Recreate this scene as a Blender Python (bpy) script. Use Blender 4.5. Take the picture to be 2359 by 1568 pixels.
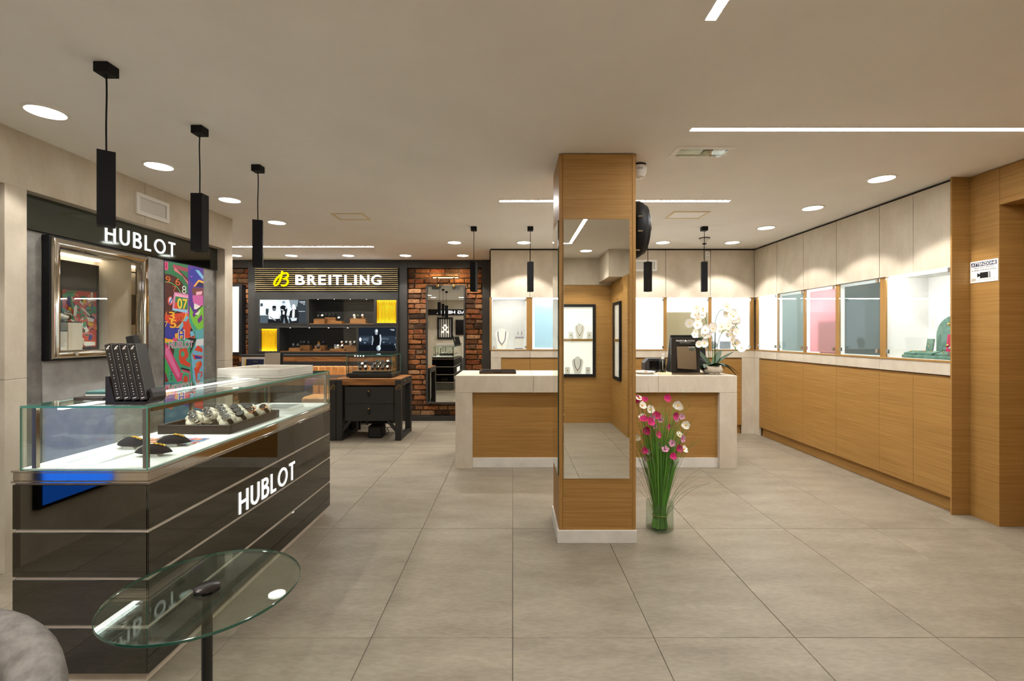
import bpy, bmesh, math, random
from mathutils import Vector, Matrix, Euler

random.seed(7)
S = bpy.context.scene
for o in list(bpy.data.objects):
    bpy.data.objects.remove(o)
COL = S.collection

# ---------------------------------------------------------------- camera
F, HX, HY, EYE = 1060.0, 1181.0, 772.0, 1.283      # focal length and vanishing point in photo pixels, eye height in metres
cd = bpy.data.cameras.new('camera')
cd.sensor_width = 36.0
cd.lens = F * 36.0 / 2359.0
cd.shift_x = -(HX - 1179.5) / 2359.0
cd.shift_y = -(784.0 - HY) / 2359.0
cd.clip_start = 0.02
cam = bpy.data.objects.new('camera', cd)
cam.location = (0, 0, EYE)
cam.rotation_euler = (math.radians(90), 0, 0)
COL.objects.link(cam)
S.camera = cam

# ---------------------------------------------------------------- world, exposure
w = bpy.data.worlds.new('world'); S.world = w
w.use_nodes = True
w.node_tree.nodes['Background'].inputs[0].default_value = (1, .93, .82, 1)
w.node_tree.nodes['Background'].inputs[1].default_value = 0.05
S.view_settings.view_transform = 'Standard'
S.view_settings.look = 'None'
S.view_settings.gamma = 1.0
S.view_settings.use_curve_mapping = False
S.view_settings.exposure = 0.78
S.cycles.max_bounces = 7
S.cycles.diffuse_bounces = 4
S.cycles.glossy_bounces = 5
S.cycles.transmission_bounces = 4
S.cycles.transparent_max_bounces = 14
S.cycles.use_adaptive_sampling = True
S.cycles.adaptive_threshold = 0.12
S.cycles.adaptive_min_samples = 16
S.cycles.sample_clamp_indirect = 4.0
S.cycles.caustics_reflective = False
S.cycles.caustics_refractive = False
S.cycles.use_denoising = True

WARM = (1.0, .965, .90)
COOL = (1.0, .97, .93)
SPOT_W = 32.0
CEIL = 2.413

def PX(px, py, Y):
    """point at depth Y seen at photo pixel px,py (metres)"""
    return ((px - HX) * Y / F, Y, EYE - (py - HY) * Y / F)

# ---------------------------------------------------------------- materials
def lin(c):
    return tuple(((v / 255) / 12.92 if v / 255 <= .04045 else (((v / 255) + .055) / 1.055) ** 2.4) for v in c)

MATS = {}
def mat(name, col=(200, 200, 200), rough=.5, metal=0.0, spec=.5, emit=None, es=1.0):
    m = bpy.data.materials.new(name); m.use_nodes = True
    b = m.node_tree.nodes['Principled BSDF']
    b.inputs['Base Color'].default_value = (*lin(col), 1)
    b.inputs['Roughness'].default_value = rough
    b.inputs['Metallic'].default_value = metal
    b.inputs['Specular IOR Level'].default_value = spec
    if emit:
        b.inputs['Emission Color'].default_value = (*lin(emit), 1)
        b.inputs['Emission Strength'].default_value = es
    MATS[name] = m
    return m

def nodes(m):
    nt = m.node_tree
    return nt, nt.nodes, nt.links, nt.nodes['Principled BSDF']

def mapped(nt, scale, rot=(0, 0, 0), rnd=False):
    n, l = nt.nodes, nt.links
    g = n.new('ShaderNodeNewGeometry')
    mp = n.new('ShaderNodeMapping')
    mp.inputs['Scale'].default_value = scale
    mp.inputs['Rotation'].default_value = rot
    if rnd:
        oi = n.new('ShaderNodeObjectInfo')
        mu = n.new('ShaderNodeVectorMath'); mu.operation = 'SCALE'
        mu.inputs[0].default_value = (37.0, 61.0, 13.0)
        l.new(oi.outputs['Random'], mu.inputs['Scale'])
        ad = n.new('ShaderNodeVectorMath'); ad.operation = 'ADD'
        l.new(g.outputs['Position'], ad.inputs[0]); l.new(mu.outputs[0], ad.inputs[1])
        l.new(ad.outputs[0], mp.inputs['Vector'])
    else:
        l.new(g.outputs['Position'], mp.inputs['Vector'])
    return mp

def noise_col(m, c1, c2, scale, ns=1.0, detail=4, rot=(0, 0, 0), rnd=False, lo=.35, hi=.65, bump=0.0, second=None):
    nt, n, l, b = nodes(m)
    mp = mapped(nt, scale, rot, rnd)
    t = n.new('ShaderNodeTexNoise'); t.inputs['Scale'].default_value = ns; t.inputs['Detail'].default_value = detail
    t.inputs['Roughness'].default_value = .6
    l.new(mp.outputs[0], t.inputs['Vector'])
    r = n.new('ShaderNodeValToRGB')
    r.color_ramp.elements[0].position = lo; r.color_ramp.elements[0].color = (*lin(c1), 1)
    r.color_ramp.elements[1].position = hi; r.color_ramp.elements[1].color = (*lin(c2), 1)
    l.new(t.outputs['Fac'], r.inputs[0])
    out = r.outputs[0]
    if second:
        sc2, amt, dark, rot2 = second
        mp2 = mapped(nt, sc2, rot2, rnd)
        t2 = n.new('ShaderNodeTexNoise'); t2.inputs['Scale'].default_value = 1; t2.inputs['Detail'].default_value = 6
        l.new(mp2.outputs[0], t2.inputs['Vector'])
        r2 = n.new('ShaderNodeValToRGB')
        r2.color_ramp.elements[0].position = .4; r2.color_ramp.elements[0].color = (dark, dark, dark, 1)
        r2.color_ramp.elements[1].position = .6; r2.color_ramp.elements[1].color = (1, 1, 1, 1)
        l.new(t2.outputs['Fac'], r2.inputs[0])
        mx = n.new('ShaderNodeMixRGB'); mx.blend_type = 'MULTIPLY'; mx.inputs[0].default_value = amt
        l.new(out, mx.inputs[1]); l.new(r2.outputs[0], mx.inputs[2])
        out = mx.outputs[0]
    l.new(out, b.inputs['Base Color'])
    if bump:
        bp = n.new('ShaderNodeBump'); bp.inputs['Strength'].default_value = bump; bp.inputs['Distance'].default_value = .003
        l.new(t.outputs['Fac'], bp.inputs['Height']); l.new(bp.outputs[0], b.inputs['Normal'])
    return m

def glass(name, tint=(235, 248, 243), refl=1.0, rough=0.0):
    m = bpy.data.materials.new(name); m.use_nodes = True
    nt = m.node_tree; n, l = nt.nodes, nt.links
    n.remove(n['Principled BSDF'])
    tr = n.new('ShaderNodeBsdfTransparent'); tr.inputs[0].default_value = (*lin(tint), 1)
    gl = n.new('ShaderNodeBsdfGlossy'); gl.inputs['Roughness'].default_value = rough
    gl.inputs['Color'].default_value = (refl, refl, refl, 1)
    lw = n.new('ShaderNodeLayerWeight'); lw.inputs[0].default_value = .5
    pw = n.new('ShaderNodeMath'); pw.operation = 'POWER'; pw.inputs[1].default_value = 5.0
    fr = n.new('ShaderNodeMath'); fr.operation = 'MULTIPLY_ADD'; fr.inputs[1].default_value = .95; fr.inputs[2].default_value = .04
    l.new(lw.outputs['Facing'], pw.inputs[0]); l.new(pw.outputs[0], fr.inputs[0])
    mx = n.new('ShaderNodeMixShader')
    l.new(fr.outputs[0], mx.inputs[0]); l.new(tr.outputs[0], mx.inputs[1]); l.new(gl.outputs[0], mx.inputs[2])
    l.new(mx.outputs[0], n['Material Output'].inputs[0])
    MATS[name] = m
    return m

def frosted(name, col, clear=.35):
    """satin glass: scatters most of the light, lets some straight through"""
    m = bpy.data.materials.new(name); m.use_nodes = True
    nt = m.node_tree; n, l = nt.nodes, nt.links
    n.remove(n['Principled BSDF'])
    tr = n.new('ShaderNodeBsdfTransparent'); tr.inputs[0].default_value = (*lin(col), 1)
    df = n.new('ShaderNodeBsdfDiffuse'); df.inputs[0].default_value = (*lin(col), 1)
    tl = n.new('ShaderNodeBsdfTranslucent'); tl.inputs[0].default_value = (*lin(col), 1)
    m1 = n.new('ShaderNodeMixShader'); m1.inputs[0].default_value = .5
    l.new(df.outputs[0], m1.inputs[1]); l.new(tl.outputs[0], m1.inputs[2])
    m2 = n.new('ShaderNodeMixShader'); m2.inputs[0].default_value = clear
    l.new(m1.outputs[0], m2.inputs[1]); l.new(tr.outputs[0], m2.inputs[2])
    l.new(m2.outputs[0], n['Material Output'].inputs[0])
    MATS[name] = m
    return m

def emis(name, col, st):
    m = bpy.data.materials.new(name); m.use_nodes = True
    nt = m.node_tree; n, l = nt.nodes, nt.links
    n.remove(n['Principled BSDF'])
    e = n.new('ShaderNodeEmission'); e.inputs[0].default_value = (*col, 1); e.inputs[1].default_value = st
    if name.startswith(('print_', 'letter_')): m.cycles.emission_sampling = 'NONE'
    l.new(e.outputs[0], n['Material Output'].inputs[0])
    MATS[name] = m
    return m

noise_col(mat('ceiling_paint', rough=.9, spec=.2), (241, 239, 235), (245, 243, 239), (1, 1, 1), 2)
noise_col(mat('stone', rough=.55, spec=.35), (190, 178, 159), (208, 198, 181), (6, 6, 3), 1.2, 6, lo=.3, hi=.7,
          second=((60, 60, 40), .10, .75, (0, 0, 0)))
noise_col(mat('white_stone', rough=.5, spec=.35), (208, 204, 196), (222, 219, 212), (4, 4, 4), 1.5, 5)
OAK = dict(c1=(146, 106, 52), c2=(172, 132, 74), ns=1, detail=5, lo=.3, hi=.7)
noise_col(mat('oak', rough=.5, spec=.3), scale=(2.2, 2.2, 110), second=((.8, .8, 14), .30, .82, (0, 0, 0)), bump=.08, **OAK)
noise_col(mat('oak_upright', rough=.5, spec=.3), scale=(110, 110, 2.2), second=((14, 14, .8), .30, .82, (0, 0, 0)), bump=.08, **OAK)
noise_col(mat('floor_tile', rough=.42, spec=.4), (125, 115, 100), (152, 142, 125), (1.5, 5.0, 1), 1.6, 10, rot=(0, 0, .55), rnd=True,
          lo=.28, hi=.74, second=((26, 80, 5), .45, .70, (0, 0, .55)), bump=.05)
mat('grout', (92, 84, 72), .9)
noise_col(mat('grey_stone', rough=.55, spec=.35), (104, 101, 97), (134, 131, 126), (5, 5, 5), 1.6, 7, second=((40, 40, 40), .25, .7, (0, 0, 0)))
noise_col(mat('light_grey_stone', rough=.5, spec=.35), (150, 149, 147), (172, 171, 169), (5, 5, 5), 1.6, 7)
mat('black_metal', (24, 23, 22), .45, 0, .4)
mat('black_matte', (16, 16, 17), .6, 0, .3)
mat('pendant_black', (11, 11, 13), .55, 0, .2)
mat('anthracite', (50, 48, 45), .5, 0, .35)
mat('charcoal', (39, 37, 35), .5, 0, .35)
mat('joint', (40, 34, 28), .9)
mat('chrome', (205, 200, 192), .06, 1.0)
mat('bronze_metal', (150, 138, 122), .22, 1.0)
mat('steel', (190, 186, 178), .25, 1.0)
mat('brass', (214, 178, 108), .22, 1.0)
mat('gold', (226, 180, 84), .2, 1.0)
mat('rose_gold', (214, 150, 112), .18, 1.0)
mat('gold_slat', (156, 138, 98), .4, .7)
mat('dark_glass', (96, 95, 90), .012, 1.0)
mat('black_glass', (100, 107, 106), .05, 1.0)
mat('mirror', (232, 232, 226), .0, 1.0)
mat('white_satin', (240, 238, 232), .45)
mat('white_matte', (246, 245, 243), .8)
mat('white_plastic', (228, 226, 220), .4)
mat('cream', (222, 212, 194), .85)
mat('taupe', (186, 176, 160), .6)
mat('pale_yellow', (226, 210, 170), .7)
noise_col(mat('walnut', rough=.45, spec=.35), (104, 64, 30), (160, 108, 58), (4, 4, 60), 1, 5)
noise_col(mat('ebony', rough=.35, spec=.4), (34, 28, 25), (58, 47, 41), (3, 3, 120), 1, 5, lo=.4, hi=.7)
noise_col(mat('tan_leather', rough=.45, spec=.4), (178, 118, 62), (204, 144, 84), (14, 14, 14), 1, 5)
noise_col(mat('grey_fabric', rough=.9, spec=.2), (96, 91, 87), (122, 117, 112), (30, 30, 30), 1, 6, bump=.15)
noise_col(mat('mortar', rough=.95, spec=.1), (84, 66, 52), (112, 90, 70), (30, 30, 30), 1, 5)
mat('navy_velvet', (14, 16, 30), .9)
noise_col(mat('green_velvet', rough=.8, spec=.2), (78, 112, 100), (116, 146, 134), (18, 18, 18), 1, 5)
mat('magenta_velvet', (206, 20, 92), .75)
mat('leaf', (26, 52, 24), .5, 0, .25)
mat('stem_green', (112, 168, 72), .6)
mat('stem_dark', (78, 120, 54), .6)
mat('petal_white', (244, 240, 232), .7)
mat('petal_pink', (196, 40, 112), .7)
mat('petal_mauve', (206, 146, 178), .7)
mat('petal_core', (236, 196, 70), .7)
mat('twine', (128, 132, 34), .8)
mat('glass_edge', (78, 140, 122), .12, 0, .6)
mat('glass_edge_dark', (22, 66, 52), .08, 0, .8)
mat('navy', (22, 30, 62), .5)
mat('teal', (70, 116, 112), .6)
mat('necklace_blue', (60, 56, 104), .5)
mat('plum', (74, 36, 62), .6)
mat('book_black', (38, 34, 31), .35, 0, .5)
mat('screen_black', (10, 10, 12), .15)
mat('paper', (238, 236, 232), .7)
glass('clear_glass', (249, 253, 251))
glass('case_glass', (252, 254, 253), .8)
glass('table_glass', (240, 248, 244), 1.0)
glass('vase_glass', (242, 247, 243), .8)
emis('led_white', (1.0, .985, .95), 85.0)
emis('led_warm', (1.0, .86, .66), 6.0)
emis('niche_led', (1.0, .9, .7), 9.0)
emis('lamp_disc', (1.0, .95, .86), 6.0)
emis('case_led', (1.0, .98, .95), 27.0)
emis('counter_led', (1.0, .98, .95), 6.0)
emis('letter_white', (1.0, .96, .88), .72)
emis('letter_lit', (1.0, .98, 1.0), 1.7)
emis('letter_yellow', (1.0, .72, .0), 1.1)
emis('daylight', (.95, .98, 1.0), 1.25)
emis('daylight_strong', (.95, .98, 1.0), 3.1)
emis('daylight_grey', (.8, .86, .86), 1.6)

# brick colour differs from brick to brick
m = mat('brick', rough=.85, spec=.2)
nt, n, l, b = nodes(m)
oi = n.new('ShaderNodeObjectInfo'); rp = n.new('ShaderNodeValToRGB')
cols = [(.0, (62, 46, 36)), (.16, (98, 66, 44)), (.34, (146, 92, 56)), (.52, (164, 106, 62)), (.68, (138, 76, 46)), (.84, (182, 140, 98)), (1.0, (78, 56, 44))]
while len(rp.color_ramp.elements) < len(cols): rp.color_ramp.elements.new(.5)
for e, (p, c) in zip(rp.color_ramp.elements, cols): e.position = p; e.color = (*lin(c), 1)
l.new(oi.outputs['Random'], rp.inputs[0])
mp = mapped(nt, (26, 26, 40), (0, 0, 0), True)
tx = n.new('ShaderNodeTexNoise'); tx.inputs['Scale'].default_value = 1; tx.inputs['Detail'].default_value = 7
l.new(mp.outputs[0], tx.inputs['Vector'])
r2 = n.new('ShaderNodeValToRGB'); r2.color_ramp.elements[0].position = .3; r2.color_ramp.elements[0].color = (.35, .33, .32, 1)
r2.color_ramp.elements[1].position = .62; r2.color_ramp.elements[1].color = (1, 1, 1, 1)
l.new(tx.outputs['Fac'], r2.inputs[0])
mx = n.new('ShaderNodeMixRGB'); mx.blend_type = 'MULTIPLY'; mx.inputs[0].default_value = .8
l.new(rp.outputs[0], mx.inputs[1]); l.new(r2.outputs[0], mx.inputs[2]); l.new(mx.outputs[0], b.inputs['Base Color'])
bp = n.new('ShaderNodeBump'); bp.inputs['Strength'].default_value = .7; bp.inputs['Distance'].default_value = .01
l.new(tx.outputs['Fac'], bp.inputs['Height']); l.new(bp.outputs[0], b.inputs['Normal'])

def flat(col, rough=.55, es=0):
    k = 'print_%d_%d_%d_%d' % (*col, int(es * 100))
    if k not in MATS:
        if es: emis(k, lin(col), es)
        else: mat(k, col, rough)
    return MATS[k]

# ---------------------------------------------------------------- mesh building
class MB:
    def __init__(self): self.v, self.f, self.m, self.ms = [], [], [], []
    def slot(self, m):
        m = MATS[m] if isinstance(m, str) else m
        if m not in self.ms: self.ms.append(m)
        return self.ms.index(m)
    def add(self, vs, fs, m):
        k = len(self.v); s = self.slot(m)
        self.v += [tuple(p) for p in vs]
        for f in fs: self.f.append([i + k for i in f]); self.m.append(s)
        return self
    def box(self, x0, x1, y0, y1, z0, z1, m, bev=0.0):
        x0, x1 = sorted((x0, x1)); y0, y1 = sorted((y0, y1)); z0, z1 = sorted((z0, z1))
        b = min(bev, (x1 - x0) * .45, (y1 - y0) * .45, (z1 - z0) * .45)
        if b <= 0:
            vs = [(x, y, z) for x in (x0, x1) for y in (y0, y1) for z in (z0, z1)]
            return self.add(vs, [(0, 1, 3, 2), (4, 6, 7, 5), (0, 4, 5, 1), (2, 3, 7, 6), (0, 2, 6, 4), (1, 5, 7, 3)], m)
        c = ((x0 + x1) / 2, (y0 + y1) / 2, (z0 + z1) / 2); h = ((x1 - x0) / 2, (y1 - y0) / 2, (z1 - z0) / 2)
        vs, idx = [], {}
        for sx in (-1, 1):
            for sy in (-1, 1):
                for sz in (-1, 1):
                    for a in range(3):
                        d = [h[i] - (b if i != a else 0) for i in range(3)]
                        idx[(sx, sy, sz, a)] = len(vs)
                        vs.append((c[0] + sx * d[0], c[1] + sy * d[1], c[2] + sz * d[2]))
        fs = []
        for a in range(3):
            o1, o2 = (a + 1) % 3, (a + 2) % 3
            for s in (-1, 1):
                q = []
                for p1, p2 in ((-1, -1), (1, -1), (1, 1), (-1, 1)):
                    sg = [0, 0, 0]; sg[a] = s; sg[o1] = p1; sg[o2] = p2
                    q.append(idx[(*sg, a)])
                fs.append(q if s > 0 else q[::-1])
        for a in range(3):
            o1, o2 = (a + 1) % 3, (a + 2) % 3
            for s1 in (-1, 1):
                for s2 in (-1, 1):
                    q = []
                    for (s, ax) in ((-1, o1), (1, o1), (1, o2), (-1, o2)):
                        sg = [0, 0, 0]; sg[a] = s; sg[o1] = s1; sg[o2] = s2
                        q.append(idx[(*sg, ax)])
                    fs.append(q if s1 * s2 < 0 else q[::-1])
        for sx in (-1, 1):
            for sy in (-1, 1):
                for sz in (-1, 1):
                    t = [idx[(sx, sy, sz, a)] for a in range(3)]
                    fs.append(t if sx * sy * sz > 0 else t[::-1])
        return self.add(vs, fs, m)
    def cyl(self, p0, p1, r, m, seg=16, r1=None, caps=True):
        p0, p1 = Vector(p0), Vector(p1); r1 = r if r1 is None else r1
        d = (p1 - p0).normalized(); a = d.orthogonal().normalized(); b = d.cross(a)
        vs = []
        for i in range(seg):
            t = 2 * math.pi * i / seg; e = a * math.cos(t) + b * math.sin(t)
            vs += [p0 + e * r, p1 + e * r1]
        fs = [(2 * i, 2 * ((i + 1) % seg), 2 * ((i + 1) % seg) + 1, 2 * i + 1) for i in range(seg)]
        if caps: fs += [[2 * i for i in range(seg)][::-1], [2 * i + 1 for i in range(seg)]]
        return self.add(vs, fs, m)
    def tube(self, pts, r, m, seg=6):
        pts = [Vector(p) for p in pts]; rs = r if isinstance(r, (list, tuple)) else [r] * len(pts)
        vs = []; a = None
        for i, p in enumerate(pts):
            d = (pts[min(i + 1, len(pts) - 1)] - pts[max(i - 1, 0)]).normalized()
            a = (d.orthogonal() if a is None else a - d * a.dot(d)).normalized(); b = d.cross(a)
            for k in range(seg):
                t = 2 * math.pi * k / seg
                vs.append(p + (a * math.cos(t) + b * math.sin(t)) * rs[i])
        fs = []
        for i in range(len(pts) - 1):
            for k in range(seg):
                fs.append((i * seg + k, i * seg + (k + 1) % seg, (i + 1) * seg + (k + 1) % seg, (i + 1) * seg + k))
        fs += [list(range(seg))[::-1], [(len(pts) - 1) * seg + k for k in range(seg)]]
        return self.add(vs, fs, m)
    def lathe(self, prof, c, m, seg=24):
        """prof: (radius, z) pairs, turned about the vertical through c"""
        vs, fs = [], []
        for (r, z) in prof:
            for k in range(seg):
                t = 2 * math.pi * k / seg
                vs.append((c[0] + r * math.cos(t), c[1] + r * math.sin(t), c[2] + z))
        for i in range(len(prof) - 1):
            for k in range(seg):
                fs.append((i * seg + k, i * seg + (k + 1) % seg, (i + 1) * seg + (k + 1) % seg, (i + 1) * seg + k))
        return self.add(vs, fs, m)
    def prism(self, poly, O, U, V, N, depth, m):
        """2-D polygon poly in the frame O,U,V, pushed out by depth along N"""
        O, U, V, N = Vector(O), Vector(U), Vector(V), Vector(N)
        k = len(poly)
        vs = [O + U * p[0] + V * p[1] for p in poly] + [O + U * p[0] + V * p[1] + N * depth for p in poly]
        fs = [list(range(k))[::-1], [k + i for i in range(k)]] + [(i, (i + 1) % k, k + (i + 1) % k, k + i) for i in range(k)]
        return self.add(vs, fs, m)
    def ribbon(self, pts, wd, O, U, V, N, depth, m, closed=False):
        n = len(pts); L, R = [], []
        for i, p in enumerate(pts):
            a = pts[(i - 1) % n] if (closed or i > 0) else p
            b = pts[(i + 1) % n] if (closed or i < n - 1) else p
            d = Vector((b[0] - a[0], b[1] - a[1])).normalized(); q = Vector((-d.y, d.x)) * wd / 2
            L.append((p[0] + q.x, p[1] + q.y)); R.append((p[0] - q.x, p[1] - q.y))
        for i in range(n if closed else n - 1):
            j = (i + 1) % n
            self.prism([R[i], R[j], L[j], L[i]], O, U, V, N, depth, m)
        return self
    def ell(self, c, r, m, nu=16, nv=10, e=1.0, zmin=None):
        """ellipsoid, squarer for e < 1"""
        def pw(x): return math.copysign(abs(x) ** e, x)
        vs, fs = [], []
        for i in range(nv + 1):
            ph = math.pi * i / nv - math.pi / 2
            for k in range(nu):
                t = 2 * math.pi * k / nu
                z = r[2] * pw(math.sin(ph))
                if zmin is not None: z = max(z, zmin)
                vs.append((c[0] + r[0] * pw(math.cos(ph)) * pw(math.cos(t)), c[1] + r[1] * pw(math.cos(ph)) * pw(math.sin(t)), c[2] + z))
        for i in range(nv):
            for k in range(nu):
                fs.append((i * nu + k, i * nu + (k + 1) % nu, (i + 1) * nu + (k + 1) % nu, (i + 1) * nu + k))
        return self.add(vs, fs, m)
    def xform(self, M, start=0):
        for i in range(start, len(self.v)): self.v[i] = tuple(M @ Vector(self.v[i]))
        return self
    def mesh(self, name, off=(0, 0, 0), smooth=False):
        me = bpy.data.meshes.new(name)
        me.from_pydata([(v[0] - off[0], v[1] - off[1], v[2] - off[2]) for v in self.v], [], self.f)
        for m in self.ms: me.materials.append(m)
        me.polygons.foreach_set('material_index', self.m)
        if smooth:
            me.polygons.foreach_set('use_smooth', [True] * len(me.polygons))
            try: me.set_sharp_from_angle(angle=math.radians(40))
            except Exception: pass
        me.update()
        return me
    def build(self, name, parent=None, smooth=False, local=False):
        off = (0, 0, 0)
        if parent is not None and not local:
            p = parent; off = Vector((0, 0, 0))
            while p is not None: off += Vector(p.location); p = p.parent
        o = bpy.data.objects.new(name, self.mesh(name, off, smooth))
        COL.objects.link(o)
        if parent is not None: o.parent = parent
        return o

def tag(o, label, cat, group=None):
    o['label'] = label; o['category'] = cat
    if group: o['group'] = group
    return o
def thing(name, label, cat, loc=(0, 0, 0), group=None, rz=0):
    o = bpy.data.objects.new(name, None); COL.objects.link(o)
    o.empty_display_size = .05
    o.location = loc; o.rotation_euler = (0, 0, rz)
    return tag(o, label, cat, group)
def struct(name, loc=(0, 0, 0)):
    o = bpy.data.objects.new(name, None); COL.objects.link(o); o.location = loc; o['kind'] = 'structure'
    return o
def sbuild(mb, name):
    o = mb.build(name); o['kind'] = 'structure'; return o
def link_mesh(name, me, parent, loc=(0, 0, 0), rot=(0, 0, 0), sc=(1, 1, 1)):
    o = bpy.data.objects.new(name, me); COL.objects.link(o); o.parent = parent
    o.location = loc; o.rotation_euler = rot; o.scale = sc
    return o
def dup(root, loc, rz=None, label=None, group=None):
    r = root.copy(); COL.objects.link(r); r.location = loc
    if rz is not None: r.rotation_euler = (root.rotation_euler[0], root.rotation_euler[1], rz)
    if label: r['label'] = label
    if group: r['group'] = group
    for ch in list(root.children):
        c = ch.copy(); COL.objects.link(c); c.parent = r
        for g in list(ch.children):
            d = g.copy(); COL.objects.link(d); d.parent = c
    return r
ORD = ['first', 'second', 'third', 'fourth', 'fifth', 'sixth', 'seventh', 'eighth', 'ninth', 'tenth']
X_, Y_, Z_ = (1, 0, 0), (0, 1, 0), (0, 0, 1)
FRAME_FRONT = (X_, Z_, (0, -1, 0))          # a face that looks towards the camera
FRAME_LEFT = (Y_, Z_, X_)                   # on the left wall
FRAME_RIGHT = ((0, -1, 0), Z_, (-1, 0, 0))  # on the right wall
FRAME_REAR = ((-1, 0, 0), Z_, Y_)           # on the wall behind the camera
FRAME_UP = (X_, Y_, Z_)

_txt = {}
def glyphs(s, bold=0.0):
    if (s, bold) not in _txt:
        cu = bpy.data.curves.new('t', 'FONT'); cu.body = s; cu.offset = bold; cu.resolution_u = 4
        ob = bpy.data.objects.new('t', cu); COL.objects.link(ob)
        bpy.context.view_layer.update()
        me = bpy.data.meshes.new_from_object(ob.evaluated_get(bpy.context.evaluated_depsgraph_get()))
        vs = [tuple(v.co) for v in me.vertices]; fs = [list(p.vertices) for p in me.polygons]
        bpy.data.objects.remove(ob); bpy.data.curves.remove(cu); bpy.data.meshes.remove(me)
        x0 = min(v[0] for v in vs); x1 = max(v[0] for v in vs); y0 = min(v[1] for v in vs); y1 = max(v[1] for v in vs)
        _txt[(s, bold)] = ([((v[0] - x0) / (x1 - x0), (v[1] - y0) / (y1 - y0)) for v in vs], fs)
    return _txt[(s, bold)]
def text(mb, s, O, frame, wd, ht, m, depth=.0006, bold=0.0, rot=0.0):
    """lettering fitted into a box wd x ht whose lower left corner is O"""
    vs, fs = glyphs(s, bold); U, V, N = (Vector(a) for a in frame)
    if rot:
        c, si = math.cos(rot), math.sin(rot); U, V = U * c + V * si, V * c - U * si
    O = Vector(O)
    P = [O + U * (v[0] * wd) + V * (v[1] * ht) for v in vs]
    k = len(P); Q = [p + N * depth for p in P]
    edges = {}
    for f in fs:
        for i in range(len(f)):
            a, b = f[i], f[(i + 1) % len(f)]
            edges[(a, b)] = edges.get((a, b), 0) + 1
    sides = [(a, b, b + k, a + k) for (a, b) in edges if (b, a) not in edges] if depth > .002 else []
    mb.add(P + Q, [[i + k for i in f] for f in fs] + sides, m)

def arc(cx, cy, rx, ry, a0, a1, n=14):
    return [(cx + rx * math.cos(math.radians(a0 + (a1 - a0) * i / n)), cy + ry * math.sin(math.radians(a0 + (a1 - a0) * i / n))) for i in range(n + 1)]
def letter(mb, ch, O, frame, ht, m, depth, wt=.135):
    """plain geometric capital of height ht; returns its advance"""
    w = wt; h = w / 2
    st = {'H': ([[(h, 0), (h, 1)], [(.72 - h, 0), (.72 - h, 1)], [(h, .5), (.72 - h, .5)]], .72),
          'U': ([[(h, 1), (h, .36)] + arc(.36, .36, .36 - h, .36 - h, 180, 360) + [(.72 - h, 1)]], .72),
          'B': ([[(h, 0), (h, 1)], [(h, 1 - h), (.32, 1 - h)] + arc(.34, .76, .24 - h * .8, .24 - h, 90, -90) + [(h, .52)],
                 [(h, .52), (.36, .52)] + arc(.38, .26 + h / 4, .26 - h * .8, .26 - h / 2 - .01, 90, -90) + [(h, h)]], .62),
          'L': ([[(h, 1), (h, 0)], [(0, h), (.5, h)]], .5),
          'O': ([arc(.5, .5, .5 - h, .5 - h, 0, 360, 28)], 1.0),
          'T': ([[(0, 1 - h), (.62, 1 - h)], [(.31, 0), (.31, 1)]], .62)}[ch]
    U, V, N = frame
    for s in st[0]:
        mb.ribbon([(a * ht, b * ht) for a, b in s], w * ht, O, U, V, N, depth, m)
    return st[1] * ht
def spaced(mb, letters, O, frame, scale, ht, m, depth, bold):
    """letters: (character, left, right) measured across the sign"""
    for ch, a, b_ in letters:
        text(mb, ch, Vector(O) + Vector(frame[0]) * (a * scale), frame, (b_ - a) * scale, ht, m, depth, bold)
def hublot(parent, O, frame, length, ht, m, depth=.012):
    adv = {'H': .72, 'U': .72, 'B': .62, 'L': .5, 'O': 1.0, 'T': .62}
    tot = sum(adv.values()) * ht; gap = (length - tot) / 5
    p = Vector(O)
    for ch in 'HUBLOT':
        mb = MB(); a = letter(mb, ch, p, frame, ht, m, depth)
        mb.build('letter', parent)
        p = p + Vector(frame[0]) * (a + gap)
SCRIPT_B = [(447, 152), (444, 175), (437, 200), (425, 235), (408, 258), (392, 266), (384, 255), (388, 235), (405, 208), (430, 184),
            (455, 170), (480, 166), (493, 178), (490, 196), (474, 209), (452, 214), (470, 212), (488, 220), (492, 240), (478, 260), (455, 268), (440, 262)]
def script_b(mb, O, frame, ht, m, depth, wt=.085):
    s = ht / 118.0
    mb.ribbon([((x - 438) * s, (211 - y) * s) for x, y in SCRIPT_B], wt * ht, O, *frame, depth, m)

def spot(name, loc, energy, angle, col=WARM, blend=.25, r=.03, parent=None, rot=(0, 0, 0)):
    d = bpy.data.lights.new(name, 'SPOT'); d.energy = energy; d.color = col; d.spot_size = math.radians(angle); d.spot_blend = blend
    d.shadow_soft_size = r
    o = bpy.data.objects.new(name, d); COL.objects.link(o); o.location = loc; o.rotation_euler = rot
    if parent is not None: o.parent = parent
    return o

# ================================================================ SETTING
# ---- floor: slabs 0.60 x 1.10 m on a grout bed
fl = sbuild(MB().box(-4.8, 3.6, -1.36, 7.5, -.06, -.0045, 'grout'), 'floor')
TD, TY0 = 1.104, 1.955 - 3 * 1.104
tile = MB().box(-.2987, .2987, -TD / 2 + .0013, TD / 2 - .0013, -.012, 0, 'floor_tile', .0012).mesh('tile')
for r in range(8):
    for c in range(-8, 6):
        link_mesh('tile', tile, fl, (c * .6 + .3, TY0 + (r + .5) * TD, random.uniform(-.0004, 0)))

sbuild(MB().box(-4.8, 3.6, -1.36, 7.5, CEIL, CEIL + .1, 'ceiling_paint'), 'ceiling')
sbuild(MB().box(-4.9, -4.8, 4.4, 7.5, -.05, CEIL + .1, 'stone'), 'wall_left_far')

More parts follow.
